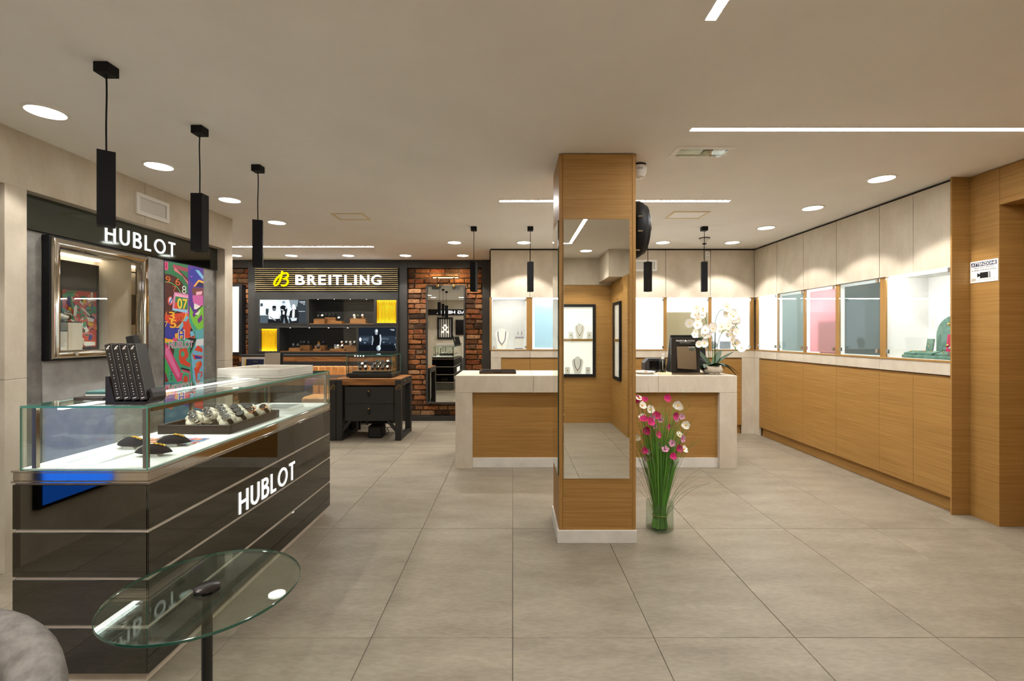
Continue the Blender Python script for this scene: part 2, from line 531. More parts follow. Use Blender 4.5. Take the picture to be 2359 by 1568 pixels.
# ---- left wall: stone bulkhead on pilasters with the niches
XL, XN = -2.73, -2.81
wl = struct('wall_left', (XL, 1.5, 0))
MB().box(-3.4, XL, -1.05, 1.40, 2.10, CEIL, 'stone', .001).build('panel', wl)
MB().box(-3.4, XL, 1.402, 3.4155, 2.10, CEIL, 'stone', .001).build('panel', wl)
MB().box(-3.4, XL, 3.4185, 4.486, 2.10, CEIL, 'stone', .001).build('panel', wl)
for y0, y1, xi in ((2.473, 2.586, -2.92), (4.365, 4.486, -3.4)):
    MB().box(xi, XL, y0, y1, 0, 1.042, 'stone', .001).build('pilaster', wl)
    MB().box(xi, XL, y0, y1, 1.044, 2.10, 'stone', .001).build('pilaster', wl)
MB().box(-2.98, -2.90, .80, 2.473, 0, 2.10, 'grey_stone').build('niche_panel', wl)
MB().box(-2.98, XL, -1.05, .80, 0, 2.10, 'stone').build('panel', wl)
MB().box(-3.42, -3.40, 2.4, 4.486, 0, 2.10, 'joint').build('backing', wl)

# grey cladding of the watch niche
nl = [(2.586, 2.744, 0, 1.895, 'grey_stone', 0), (2.746, 3.486, 0, 1.13, 'light_grey_stone', .004), (2.744, 3.486, 1.883, 1.895, 'grey_stone', 0),
      (3.488, 3.707, 0, 1.895, 'grey_stone', 0), (4.180, 4.365, 0, 1.895, 'grey_stone', 0)]
for y0, y1, z0, z1, mm, pr in nl:
    MB().box(-2.86, XN + pr, y0, y1, z0, z1, mm, .001).build('cladding_panel', wl)

# ---- right wall and the back right wall, upper stone panels
XR, YB = 3.153, 6.0
UZ0, UZ1 = 1.776, 2.392
wr = struct('wall_right', (XR, 4.6, 0))
YJ = [6.0, 5.492, 4.99, 4.483, 3.957, 3.623, 3.297]
for i in range(6):
    MB().box(XR, XR + .02, YJ[i + 1] + .0025, YJ[i] - (.0025 if i else 0), UZ0, UZ1, 'stone', .001).build('panel', wr)
MB().box(XR + .022, 3.6, 3.297, 6.03, UZ0 + .004, CEIL, 'joint').build('backing', wr)
MB().box(3.55, 3.6, 3.297, 6.5, 0, UZ0, 'white_matte').build('backing', wr)
wb = struct('wall_back_right', (1.4, YB, 0))
XJ = [-.30, .225, .82, 1.41, 1.996, 2.58, 3.153]
for i in range(6):
    MB().box(XJ[i] + (.0025 if i else 0), XJ[i + 1] - .0025, YB, YB + .02, UZ0, UZ1, 'stone', .001).build('panel', wb)
MB().box(-.29, XR + .022, YB + .022, 6.9, UZ0 + .004, CEIL, 'joint').build('backing', wb)
MB().box(-.30, -.285, YB, 6.9, 0, UZ1, 'oak_upright').build('end_panel', wb)
MB().box(-.285, 3.6, 6.42, 6.9, 0, UZ0, 'white_matte').build('backing', wb)
# fascia boards, posts and corner pilasters
for i in range(6):
    MB().box(XJ[i] + (.0015 if i else 0), XJ[i + 1] - .0015, YB, YB + .02, .992, 1.084, 'stone', .001).build('fascia', wb)
FJ = [6.0, 5.492, 4.99, 4.483, 3.957, 3.297]
for i in range(5):
    MB().box(XR, XR + .02, FJ[i + 1] + .0015, FJ[i] - .0015, .992, 1.084, 'stone', .001).build('fascia', wr)
sbuild(MB().box(-.29, XR + .02, YB - .004, YB + .42, 1.084, 1.097, 'oak', .001), 'trim_1')
sbuild(MB().box(XR - .004, XR + .40, 3.297, YB - .005, 1.084, 1.097, 'oak', .001), 'trim_2')
MB().box(-.30, -.152, YB, YB + .03, 0, .990, 'stone', .001).build('pilaster', wb)
MB().box(2.988, XR, YB, YB + .03, 0, .990, 'stone', .001).build('pilaster', wb)
MB().box(XR, XR + .03, 5.888, YB, 0, .990, 'stone', .001).build('pilaster', wr)
BP = [(-.285, -.275), (.182, .256), (.797, .843), (1.387, 1.433), (1.973, 2.013), (2.559, 2.600), (3.10, 3.153)]
for x0, x1 in BP:
    MB().box(x0, x1, YB + .012, YB + .40, 1.097, UZ0, 'oak_upright').build('post', wb)
RP = [(5.93, 5.99), (5.475, 5.505), (4.97, 5.01), (4.455, 4.51), (3.90, 3.965), (3.297, 3.303)]
for y0, y1 in RP:
    MB().box(XR + .012, XR + .38, y0, y1, 1.097, UZ0, 'oak_upright').build('post', wr)

# ---- oak end of the right wall with the doorway
we = struct('wall_right_front', (3.265, 3.1, 0))
MB().box(3.135, 3.6, 3.285, 3.297, 0, CEIL, 'oak', .001).build('end_board', we)
MB().box(3.265, 3.6, 3.0875, 3.284, 0, CEIL - .004, 'oak', .001).build('panel', we)
MB().box(3.265, 3.6, 1.95, 3.0855, 2.157, CEIL - .004, 'oak', .001).build('header', we)
MB().box(3.265, 3.6, -.08, 1.948, 0, CEIL - .004, 'oak', .001).build('panel', we)
dr = sbuild(MB().box(3.50, 3.56, 1.955, 3.083, .004, 2.15, 'oak', .002), 'door_1')
h = MB().cyl((3.50, 2.06, 1.0), (3.45, 2.06, 1.0), .01, 'steel').cyl((3.455, 2.06, 1.0), (3.455, 2.18, 1.0), .01, 'steel').build('door_handle', dr, True)

# ---- the end of the shop behind the camera, seen in the mirrors
wf = struct('wall_front', (0, -1.05, 0))
MB().box(.0, 1.44, -1.2, -1.05, 0, 2.02, 'oak', .001).build('panel', wf)
MB().box(.0, 1.44, -1.2, -1.045, 2.022, CEIL, 'stone', .001).build('panel', wf)
MB().box(-2.98, -.002, -1.2, -1.05, 0, CEIL, 'stone', .001).build('panel', wf)
wx = struct('wall_entrance', (1.44, -.5, 0))
MB().box(1.44, 1.6, -1.2, -.08, 0, 2.05, 'oak', .001).build('panel', wx)
MB().box(1.602, 3.265, -.24, -.08, 0, 2.05, 'oak', .001).build('panel', wx)
MB().box(1.26, 3.6, -1.2, -.35, 2.052, CEIL, 'stone', .001).build('bulkhead', wx)
MB().box(1.602, 3.6, -.349, -.08, 2.052, CEIL, 'stone', .001).build('bulkhead', wx)

# ---- brick wall of the far corner, framed in black steel
YW = 6.97
wk = struct('wall_back_left', (-2.5, YW, 0))
MB().box(-4.8, -3.84, YW, YW + .1, 0, CEIL, 'mortar').build('mortar_bed', wk)
MB().box(-1.705, -.30, YW, YW + .1, 0, CEIL, 'mortar').build('mortar_bed', wk)
MB().box(-4.8, -.30, YW + .26, YW + .34, 0, CEIL, 'black_matte').build('backing', wk)
for x0, x1 in ((-3.965, -3.845), (-1.70, -1.58), (-.455, -.302)):
    MB().box(x0, x1, 6.89, YW, 0, CEIL - .001, 'anthracite', .002).build('steel_post', wk)
MB().box(-4.8, -.302, 6.90, YW, 2.295, CEIL - .001, 'anthracite', .002).build('steel_beam', wk)
MB().box(-1.58, -.455, 6.90, YW, 0, .075, 'anthracite', .002).build('steel_rail', wk)
MB().box(-4.8, -3.965, 6.90, YW, 0, .075, 'anthracite', .002).build('steel_rail', wk)

def brick_mesh(seed):
    rg = random.Random(seed); b = MB()
    b.box(-.5, .5, -.5, .5, -.5, .5, 'brick', .09)
    b.v = [(x + rg.uniform(-.03, .03), y + rg.uniform(-.12, .12), z + rg.uniform(-.05, .05)) for x, y, z in b.v]
    return b.mesh('brick')
BM = [brick_mesh(s) for s in range(6)]
def bricks(x0, x1, z0, z1):
    z = z0; row = 0
    while z < z1 - .03:
        hgt = min(.060, z1 - z - .006); x = x0 + (-.11 if row % 2 else -.005); x -= random.uniform(0, .03)
        while x < x1:
            L = random.choice((.205, .215, .225, .19, .12)) if random.random() < .9 else .1
            a, b = max(x, x0 + .004), min(x + L, x1 - .004)
            if b - a > .03:
                link_mesh('brick', random.choice(BM), wk, ((a + b) / 2 + 2.5, random.uniform(-.012, -.002), z + hgt / 2),
                          (0, random.uniform(-.012, .012), 0), (b - a, .04, hgt * random.uniform(.9, 1.04)))
            x += L + .018
        z += .0765; row += 1
bricks(-1.58, -.455, .083, 2.29)
bricks(-4.24, -3.965, .083, 2.29)

# ================================================================ LIGHT FITTINGS
def ring(mb, c, r0, r1, z0, z1, m, seg=36):
    mb.lathe([(r0, z1), (r0, z0), (r1, z0), (r1, z1)], (c[0], c[1], 0), m, seg)
def downlight(x, y, label, group, e=1.0):
    t = thing('downlight', label, 'downlight', (x, y, CEIL), group)
    b = MB(); ring(b, (x, y), .079, .0945, CEIL - .006, CEIL, 'white_satin'); b.build('trim_ring', t, True)
    b = MB(); b.lathe([(.079, CEIL - .003), (.06, CEIL - .0015), (.0005, CEIL - .001)], (x, y, 0), 'lamp_disc', 36); b.build('diffuser', t, True)
    spot('downlight_lamp', (0, 0, -.012), SPOT_W * e, 104, WARM, .18, .05, t)
for i, y in enumerate((2.326, 3.070, 3.839, 4.607)):
    downlight(-2.36, y, 'round ceiling downlight above the left bulkhead, %s from the camera' % ORD[i], 'downlights along the left bulkhead', .62)
for i, y in enumerate((1.56, .80, .04)):
    downlight(-2.36, y, 'round ceiling downlight over the left side behind the camera, %s towards the rear' % ORD[i], 'downlights at the rear')
for i, x in enumerate((-3.92, -3.13, -2.325, -1.517, -.706)):
    downlight(x, 6.51, 'round ceiling downlight in front of the brick and black steel wall, %s from the left' % ORD[i], 'downlights at the brick wall')
for i, x in enumerate((-.708, .137, .98, 1.827, 2.672)):
    downlight(x, 5.597, 'round ceiling downlight in front of the back showcases, %s from the left' % ORD[i], 'downlights at the back showcases')
for i, y in enumerate((3.318, 4.08, 4.83)):
    downlight(2.66, y, 'round ceiling downlight along the right showcase wall, %s from the camera' % ORD[i], 'downlights along the right wall')
for i, x in enumerate((.98, -.3)):
    downlight(x, -.45, 'round ceiling downlight by the rear wall behind the camera, %s from the right' % ORD[i], 'downlights at the rear')

def strip(x0, x1, y0, y1, label):
    t = thing('led_strip_light', label, 'strip light', ((x0 + x1) / 2, (y0 + y1) / 2, CEIL), 'recessed led strips')
    MB().box(x0, x1, y0, y1, CEIL - .0045, CEIL - .0005, 'led_white').build('diffuser', t)
    b = MB()
    e = .004
    b.box(x0 - e, x1 + e, y0 - e, y0, CEIL - .004, CEIL, 'white_satin').box(x0 - e, x1 + e, y1, y1 + e, CEIL - .004, CEIL, 'white_satin')
    b.box(x0 - e, x0, y0, y1, CEIL - .004, CEIL, 'white_satin').box(x1, x1 + e, y0, y1, CEIL - .004, CEIL, 'white_satin')
    b.build('profile', t)
strip(.977, 2.86, 2.503, 2.537, 'long white led line in the ceiling running off the right edge')
strip(-.109, 1.819, 3.844, 3.884, 'white led line in the ceiling passing behind the oak column')
strip(-4.6, -1.774, 5.837, 5.877, 'white led line in the ceiling before the brick corner, left of the pendants')
strip(.69, .725, .07, 1.645, 'short white led line at the top edge of the picture')
strip(-1.6, .725, .03, .065, 'white led line across the ceiling above the camera')

def pendant(x, y, ang, label, group, e=1.0):
    t = thing('pendant_light', label, 'pendant light', (x, y, CEIL), group)
    q = .030
    MB().box(x - q, x + q, y - q, y + q, CEIL - .042, CEIL, 'pendant_black', .002).build('canopy', t)
    wob = random.uniform(-.004, .004)
    pts = [(x + wob * math.sin(k / 8 * 2 * math.pi) * (1 - k / 8), y, CEIL - .042 - k / 8 * (CEIL - .042 - 2.045)) for k in range(9)]
    MB().tube(pts, .0032, 'pendant_black', 6).build('cord', t, True)
    b = MB(); z0, z1, q, th = 1.738, 2.046, .030, .002
    b.box(-q, q, -q, -q + th, z0, z1, 'pendant_black').box(-q, q, q - th, q, z0, z1, 'pendant_black')
    b.box(-q, -q + th, -q + th, q - th, z0, z1, 'pendant_black').box(q - th, q, -q + th, q - th, z0, z1, 'pendant_black')
    b.box(-q, q, -q, q, z1 - .003, z1 + .001, 'pendant_black')
    b.xform(Matrix.Translation((x, y, 0)) @ Matrix.Rotation(ang, 4, 'Z'))
    sh = b.build('shade', t)
    MB().cyl((x, y, z0 + .035), (x, y, z0 + .05), .024, 'led_warm', 20).build('lamp', t)
    spot('pendant_lamp', (0, 0, z0 + .03 - CEIL), 9 * e, 62, WARM, .5, .012, t)
for i, (y, a) in enumerate(((1.925, .72), (2.50, .03), (3.07, .42))):
    pendant(-1.70, y, a, 'black square tube pendant over the glass counter, %s from the camera' % ORD[i], 'pendants over the glass counter')
for i, (x, a) in enumerate(((-.405, -.3), (.1845, .12), (.80, .3), (1.41, .55), (1.998, -.25))):
    pendant(x, 4.80, a, 'black square tube pendant above the stone desk, %s from the left' % ORD[i], 'pendants above the stone desk')

# ---- ceiling hatches and the emergency lamp
def hatch(x0, x1, y0, y1, label, mm):
    t = thing('ceiling_hatch', label, 'hatch', ((x0 + x1) / 2, (y0 + y1) / 2, CEIL), 'ceiling hatches')
    b = MB(); e = .022
    b.box(x0, x1, y0, y0 + e, CEIL - .006, CEIL, mm, .002).box(x0, x1, y1 - e, y1, CEIL - .006, CEIL, mm, .002)
    b.box(x0, x0 + e, y0 + e, y1 - e, CEIL - .006, CEIL, mm, .002).box(x1 - e, x1, y0 + e, y1 - e, CEIL - .006, CEIL, mm, .002)
    b.build('frame', t)
    MB().box(x0 + e + .003, x1 - e - .003, y0 + e + .003, y1 - e - .003, CEIL - .003, CEIL, 'white_satin').build('lid', t)
hatch(-1.69, -1.386, 4.26, 4.50, 'pale ceiling hatch left of the desk pendants', 'pale_yellow')
hatch(1.47, 1.81, 4.20, 4.45, 'pale ceiling hatch behind the middle led line on the right', 'pale_yellow')
t = thing('emergency_lamp', 'flush rectangular emergency lamp with clear cover in the ceiling beside the column', 'lamp', (1.16, 2.83, CEIL))
b = MB(); e = .035
b.box(.985, 1.34, 2.76, 2.785, CEIL - .008, CEIL, 'white_satin', .002).box(.985, 1.34, 2.885, 2.91, CEIL - .008, CEIL, 'white_satin', .002)
b.box(.985, 1.02, 2.785, 2.885, CEIL - .008, CEIL, 'white_satin', .002).box(1.305, 1.34, 2.785, 2.885, CEIL - .008, CEIL, 'white_satin', .002)
b.build('frame', t)
MB().box(1.02, 1.305, 2.785, 2.885, CEIL - .003, CEIL - .001, 'steel').build('reflector', t)
MB().box(1.17, 1.22, 2.80, 2.87, CEIL - .012, CEIL - .003, 'taupe').build('lamp_holder', t)
MB().box(1.022, 1.303, 2.787, 2.883, CEIL - .016, CEIL - .013, 'clear_glass').build('cover', t)

# ---- air grilles
def grille(O, frame, wd, ht, label):
    U, V, N = (Vector(a) for a in frame); O = Vector(O)
    t = thing('air_grille', label, 'air vent', O)
    b = MB(); e = .028
    def q(u0, u1, v0, v1, d0, d1, m):
        b.prism([(u0, v0), (u1, v0), (u1, v1), (u0, v1)], O + N * d0, U, V, N, d1 - d0, m)
    q(0, wd, 0, e, 0, .012, 'white_plastic'); q(0, wd, ht - e, ht, 0, .012, 'white_plastic'); q(0, e, e, ht - e, 0, .012, 'white_plastic'); q(wd - e, wd, e, ht - e, 0, .012, 'white_plastic')
    b.build('frame', t)
    b = MB(); q(e, wd - e, e, ht - e, 0, .001, 'charcoal'); b.build('duct', t)
    b = MB(); n1 = int((wd - 2 * e) / .009); n2 = int((ht - 2 * e) / .009)
    for i in range(n1): q(e + i * .009, e + i * .009 + .0055, e, ht - e, .004, .006, 'white_plastic')
    for i in range(n2): q(e, wd - e, e + i * .009, e + i * .009 + .0045, .006, .008, 'white_plastic')
    o = b.build('mesh_screen', t); o['kind'] = 'stuff'
grille((XL, 3.33, 2.166), FRAME_LEFT, .315, .157, 'white air grille on the stone bulkhead at the left')
grille((1.42, YB, 2.115), FRAME_FRONT, .46, .15, 'white air grille on the stone panels behind the column')

# ================================================================ OAK COLUMN
CX0, CX1, CY0, CY1 = .288, .764, 2.852, 3.25
t = thing('column', 'square oak clad column with tall mirrors in the middle of the shop', 'column', ((CX0 + CX1) / 2, (CY0 + CY1) / 2, 0))
MB().box(CX0 + .003, CX1 - .003, CY0 + .003, CY1 - .003, .07, CEIL - .008, 'joint').build('core', t)
e = .022
MB().box(CX0 + e + .001, CX1 - e - .001, CY0, CY0 + .01, .07, CEIL - .006, 'oak', .0006).build('front_panel', t)
MB().box(CX0 + e, CX1 - e, CY1 - .01, CY1, .07, CEIL - .006, 'oak', .0006).build('back_panel', t)
MB().box(CX0, CX0 + .01, CY0 + e, CY1 - e, .07, CEIL - .006, 'oak', .0006).build('side_panel', t)
MB().box(CX1 - .01, CX1, CY0 + e, CY1 - e, .07, CEIL - .006, 'oak', .0006).build('side_panel', t)
for x0 in (CX0, CX1 - e):
    for y0 in (CY0, CY1 - e):
        MB().box(x0, x0 + e, y0, y0 + e, .07, CEIL - .006, 'oak_upright', .0015).build('corner_strip', t)
MB().box(CX0 - .012, CX1 + .003, CY0 - .013, CY1 + .012, 0, .078, 'white_stone', .0015).build('plinth', t)
MB().box(.315, .724, CY0 - .006, CY0 - .0005, .396, 2.001, 'mirror', .001).build('mirror', t)
b = MB().box(CX0 - .0065, CX0 - .0008, CY0 + .02, CY1 - .02, .41, 2.0, 'mirror')
b.box(CX0 - .0065, CX0 - .0008, CY0 + .018, CY0 + .02, .41, 2.0, 'glass_edge_dark').build('mirror', t)

# round black clock on the right flank of the column, seen edge on
cy, cz, cx = 3.04, 1.977, CX1 + .001
t = thing('wall_clock', 'big round black clock fixed to the right side of the oak column', 'clock', (cx, cy, cz))
b = MB()
prof = [(0, .012), (.175, .012), (.188, .03), (.188, .055), (.176, .075), (.15, .098), (.135, .108), (.0005, .108)]
b.lathe(prof, (0, 0, 0), 'black_matte', 40)
R = Matrix.Translation((cx, cy, cz)) @ Matrix.Rotation(math.radians(90), 4, 'Y')
b.xform(R).build('case', t, True)
b = MB(); b.lathe([(.168, .079), (.16, .1), (.145, .107), (.140, .1), (.150, .09)], (0, 0, 0), 'black_metal', 40); b.xform(R).build('bezel', t, True)
for s in (1, -1):
    MB().box(cx, cx + .042, cy - .05, cy + .05, cz + s * .15, cz + s * .197, 'black_matte', .014).build('lug', t)
for dz in (.155, .045, -.045, -.15):
    MB().cyl((cx + .012, cy - math.sqrt(max(.188 ** 2 - dz ** 2, 0)) - .001, cz + dz), (cx + .042, cy - math.sqrt(max(.188 ** 2 - dz ** 2, 0)) - .001, cz + dz), .006, 'chrome', 10).build('chrome_pin', t, True)
b = MB(); b.lathe([(.134, .1085), (.0005, .1085)], (0, 0, 0), 'white_satin', 40); b.xform(R).build('dial', t, True)
for a, ln in ((.6, .07), (-1.3, .105)):
    b = MB().box(-.004, .004, -.01, ln, .109, .111, 'black_matte'); b.xform(R @ Matrix.Rotation(a, 4, 'Z')).build('hand', t)

# security camera under the ceiling behind the column
t = thing('security_camera', 'white dome security camera under the ceiling beside the column top', 'camera', (.838, 3.05, CEIL))
MB().cyl((.838, 3.05, CEIL - .012), (.838, 3.05, CEIL), .045, 'black_matte', 24).build('mount', t, True)
b = MB(); b.lathe([(.046, 0), (.050, -.018), (.047, -.045), (.034, -.072), (.001, -.082)], (.838, 3.05, CEIL - .012), 'white_plastic', 24); b.build('housing', t, True)
b = MB(); text(b, 'DHX', (.815, 3.0005, CEIL - .045), FRAME_FRONT, .035, .011, 'black_matte', .001, .02); b.build('lettering', t)

# smoke detector and motion sensor at the back
t = thing('smoke_detector', 'white smoke detector on a black ring under the back right ceiling', 'detector', (2.23, 5.35, CEIL))
MB().cyl((2.23, 5.35, CEIL - .008), (2.23, 5.35, CEIL), .06, 'black_matte', 24).build('mount', t, True)
b = MB(); b.lathe([(.052, -.008), (.048, -.03), (.026, -.05), (.024, -.062)], (2.23, 5.35, CEIL), 'white_plastic', 24); b.build('housing', t, True)
b = MB(); b.lathe([(.024, -.062), (.02, -.074), (.001, -.078)], (2.23, 5.35, CEIL), 'black_matte', 16); b.build('sensor_tip', t, True)
t = thing('motion_sensor', 'small white motion sensor on the stone panel at the back right', 'sensor', (2.53, YB, 2.27))
MB().box(2.505, 2.557, YB - .03, YB - .0005, 2.258, 2.372, 'white_plastic', .006).build('body', t)
b = MB()
for i in range(4): b.box(2.515, 2.547, YB - .0315, YB - .03, 2.268 + i * .011, 2.275 + i * .011, 'taupe')
b.build('lens', t)
MB().box(2.522, 2.540, YB - .0315, YB - .03, 2.335, 2.342, 'black_matte').build('indicator', t)

# ================================================================ SHOWCASES IN THE WALLS
def hinge(t, O, frame, m='steel'):
    U, V, N = (Vector(a) for a in frame); O = Vector(O)
    b = MB(); b.prism([(-.012, -.016), (.012, -.016), (.012, .016), (-.012, .016)], O, U, V, N, .012, m)
    b.build('hinge', t)
def case_back(x0, x1, label, back='white_matte', led=True, frost=None):
    """showcase set into the back wall"""
    z0, z1, y0, y1 = 1.0975, 1.774, YB + .022, YB + .385
    t = thing('wall_showcase', label, 'showcase', ((x0 + x1) / 2, YB, z0), 'showcases in the back wall')
    b = MB(); w_ = .004
    b.box(x0, x1, y0, y1, z0, z0 + w_, 'white_satin').box(x0, x1, y0, y1, z1 - w_, z1, 'white_matte')
    b.box(x0, x0 + w_, y0, y1, z0 + w_, z1 - w_, 'white_matte').box(x1 - w_, x1, y0, y1, z0 + w_, z1 - w_, 'white_matte')
    b.build('lining', t)
    MB().box(x0 + w_, x1 - w_, y1 - .006, y1, z0 + w_, z1 - w_, back).build('back_panel', t)
    if led: MB().box(x0 + .02, x1 - .02, y0 + .004, y0 + .022, z1 - .018, z1 - .0045, 'case_led').build('led_strip', t)
    MB().box(x0 + .001, x1 - .001, YB + .006, YB + .012, z0 + .003, z1 - .003, 'case_glass').build('glass_door', t)
    if frost: MB().box(x0 + .03, x1 - .06, YB + .06, YB + .066, z0 + .02, z1 - .03, frost).build('frosted_panel', t)
    for z in (z0 + .03, z1 - .03): hinge(t, (x1 - .012, YB + .006, z), FRAME_FRONT)
    return t
def case_right(y0, y1, label, back='white_matte', led=True, frost=None):
    z0, z1, x0, x1 = 1.0975, 1.774, XR + .022, XR + .375
    t = thing('wall_showcase', label, 'showcase', (XR, (y0 + y1) / 2, z0), 'showcases in the right wall')
    b = MB(); w_ = .004
    b.box(x0, x1, y0, y1, z0, z0 + w_, 'white_satin').box(x0, x1, y0, y1, z1 - w_, z1, 'white_matte')
    b.box(x0, x1, y0, y0 + w_, z0 + w_, z1 - w_, 'white_matte').box(x0, x1, y1 - w_, y1, z0 + w_, z1 - w_, 'white_matte')
    b.build('lining', t)
    MB().box(x1 - .006, x1, y0 + w_, y1 - w_, z0 + w_, z1 - w_, back).build('back_panel', t)
    if led: MB().box(x0 + .004, x0 + .022, y0 + .02, y1 - .02, z1 - .018, z1 - .0045, 'case_led').build('led_strip', t)
    MB().box(XR + .006, XR + .012, y0 + .001, y1 - .001, z0 + .003, z1 - .003, 'case_glass').build('glass_door', t)
    if frost: MB().box(XR + .03, XR + .036, y0 + .012, y1 - .045, z0 + .012, z1 - .03, frost).build('frosted_panel', t)
    for z in (z0 + .05, z1 - .02): hinge(t, (XR + .006, y0 + .016, z), FRAME_RIGHT)
    hinge(t, (XR + .006, y1 - .03, z0 + .05), FRAME_RIGHT)
    return t
frosted('frost_white', (236, 240, 240), .1)
frosted('frost_beige', (206, 196, 170), .02)
frosted('frost_slate', (176, 192, 194), .08)
frosted('frost_pink', (240, 198, 206), .03)
frosted('frost_dark', (124, 138, 142), .06)
frosted('frost_blue', (196, 218, 226), .03)
case_back(-.275, .182, 'white lit wall showcase holding the bust with the blue necklace')
case_back(.256, .797, 'wall showcase with a pale blue panel left of the column', 'daylight_strong', True, 'frost_blue')
case_back(.843, 1.387, 'wall showcase in the back wall hidden behind the oak column', 'daylight')
case_back(1.433, 1.973, 'bright white wall showcase just right of the column', 'daylight')
t5 = case_back(2.013, 2.559, 'wall showcase half covered by a beige panel behind the black desk display', 'daylight')
MB().box(2.02, 2.552, YB + .03, YB + .04, 1.10, 1.585, 'frost_beige').build('beige_panel', t5)
case_back(2.600, 3.10, 'bright white wall showcase behind the orchid, at the right end of the back wall', 'daylight')
case_right(5.505, 5.93, 'bright white showcase of the right wall, next to the corner', 'daylight_strong', True, 'frost_white')
case_right(5.01, 5.475, 'slate grey frosted showcase of the right wall, left of the pink one', 'daylight_grey', False, 'frost_slate')
case_right(4.51, 4.97, 'pink frosted showcase of the right wall', 'daylight_strong', False, 'frost_pink')
case_right(3.965, 4.455, 'dark grey frosted showcase of the right wall, right of the pink one', 'daylight_grey', False, 'frost_dark')
case_right(3.303, 3.90, 'white lit showcase of the right wall with green velvet stands, nearest the sign', 'white_matte')

# ---- base cabinets
def base_cab(x0, x1, y0, y1, face, label):
    t = thing('base_cabinet', label, 'cabinet', ((x0 + x1) / 2, (y0 + y1) / 2, 0), 'oak base cabinets')
    g = .0012
    if face == 'x':
        MB().box(x0, x0 + .02, y0 + g, y1 - g, .114, .97, 'oak', .0006).build('door', t)
        MB().box(x0 + .021, x1, y0 + g, y1 - g, .114, .985, 'oak').build('body', t)
        MB().box(x0 + .042, x1, y0, y1, 0, .113, 'oak').build('kickboard', t)
    else:
        MB().box(x0 + g, x1 - g, y0, y0 + .02, .114, .97, 'oak', .0006).build('door', t)
        MB().box(x0 + g, x1 - g, y0 + .021, y1, .114, .985, 'oak').build('body', t)
        MB().box(x0, x1, y0 + .042, y1, 0, .113, 'oak').build('kickboard', t)
YC = [5.886, 5.492, 4.99, 4.483, 3.957, 3.623, 3.298]
for i in range(6):
    base_cab(XR, XR + .395, YC[i + 1], YC[i], 'x', 'oak base cabinet of the right wall, %s from the corner' % ORD[i])
XC = [-.151, .225, .82, 1.41, 1.996, 2.58, 2.987]
for i in range(6):
    base_cab(XC[i], XC[i + 1], YB, YB + .40, 'y', 'oak base cabinet along the back wall behind the desk, %s from the left' % ORD[i])

# ---- warning sign by the doorway
t = thing('warning_sign', 'white ATTENZIONE video surveillance sign on the oak wall at the right edge', 'sign', (3.264, 3.185, 1.65))
O0 = Vector((3.2648, 3.279, 1.652)); sw, sh = .188, .150
U, V, N = (Vector(a) for a in FRAME_RIGHT)
MB().prism([(0, 0), (sw, 0), (sw, sh), (0, sh)], O0, U, V, N, .004, 'white_satin').build('plate', t)
b = MB(); P = O0 + N * .0042
b.prism([(.008, .112), (.180, .112), (.180, .140), (.008, .140)], P, U, V, N, .0004, 'navy')
text(b, 'ATTENZIONE', P + U * .012 + V * .116 + N * .0005, FRAME_RIGHT, .164, .020, 'white_matte', .0004, .02)
text(b, 'AREA SOTTOPOSTA', P + U * .026 + V * .097, FRAME_RIGHT, .136, .0095, 'navy', .0004, .015)
text(b, 'A VIDEO SORVEGLIANZA', P + U * .010 + V * .080, FRAME_RIGHT, .168, .0095, 'navy', .0004, .015)
b.prism([(.068, .028), (.138, .028), (.138, .068), (.068, .068)], P, U, V, N, .0004, 'black_matte')
b.prism([(.050, .036), (.068, .044), (.068, .056), (.050, .066)], P, U, V, N, .0004, 'black_matte')
for i in range(4): b.prism([(.124, .032 + i * .009), (.134, .032 + i * .009), (.134, .038 + i * .009), (.124, .038 + i * .009)], P, U, V, N, .0007, 'white_satin')
b.prism([(.010, .012), (.040, .012), (.040, .030), (.010, .030)], P, U, V, N, .0004, 'taupe')
for i in range(14): b.prism([(.048 + i * .0088, .015), (.055 + i * .0088, .015), (.055 + i * .0088, .019), (.048 + i * .0088, .019)], P, U, V, N, .0004, 'taupe')
b.build('print', t)

# ================================================================ STONE DESK
DX0, DX1, DY0, DY1, DZ = -.552, 2.161, 4.43, 5.10, .894
t = thing('reception_desk', 'long beige stone desk with oak front panel behind the column', 'desk', ((DX0 + DX1) / 2, (DY0 + DY1) / 2, 0))
for x0, x1 in ((DX0, .196), (.198, 1.40), (1.402, DX1)):
    MB().box(x0, x1, DY0, DY1, .732, DZ, 'stone', .0015).build('top_slab', t)
for x0, x1 in ((DX0, DX0 + .163), (DX1 - .167, DX1)):
    MB().box(x0, x1, DY0, DY1, 0, .730, 'stone', .0015).build('leg', t)
MB().box(DX0 + .164, DX1 - .168, DY0 + .05, DY0 + .07, .094, .731, 'oak').build('front_panel', t)
MB().box(DX0 + .164, DX1 - .168, DY0 + .038, DY0 + .07, 0, .0935, 'white_stone', .001).build('plinth', t)

# things on the desk
t = thing('wooden_tray', 'dark brown wooden tray lying on the left end of the stone desk', 'tray', (-.15, 4.72, DZ))
b = MB(); x0, x1, y0, y1 = -.335, .035, 4.62, 4.84
b.box(x0, x1, y0, y1, DZ, DZ + .008, 'walnut').build('base', t)
b = MB()
b.box(x0, x1, y0, y0 + .012, DZ + .0085, DZ + .032, 'ebony', .002).box(x0, x1, y1 - .012, y1, DZ + .0085, DZ + .032, 'ebony', .002)
b.box(x0, x0 + .012, y0 + .012, y1 - .012, DZ + .0085, DZ + .032, 'ebony', .002).box(x1 - .012, x1, y0 + .012, y1 - .012, DZ + .0085, DZ + .032, 'ebony', .002)
b.build('rim', t)
MB().box(-.19, -.11, y0 - .0015, y0 - .0003, DZ + .012, DZ + .026, 'black_matte').build('plaque', t)

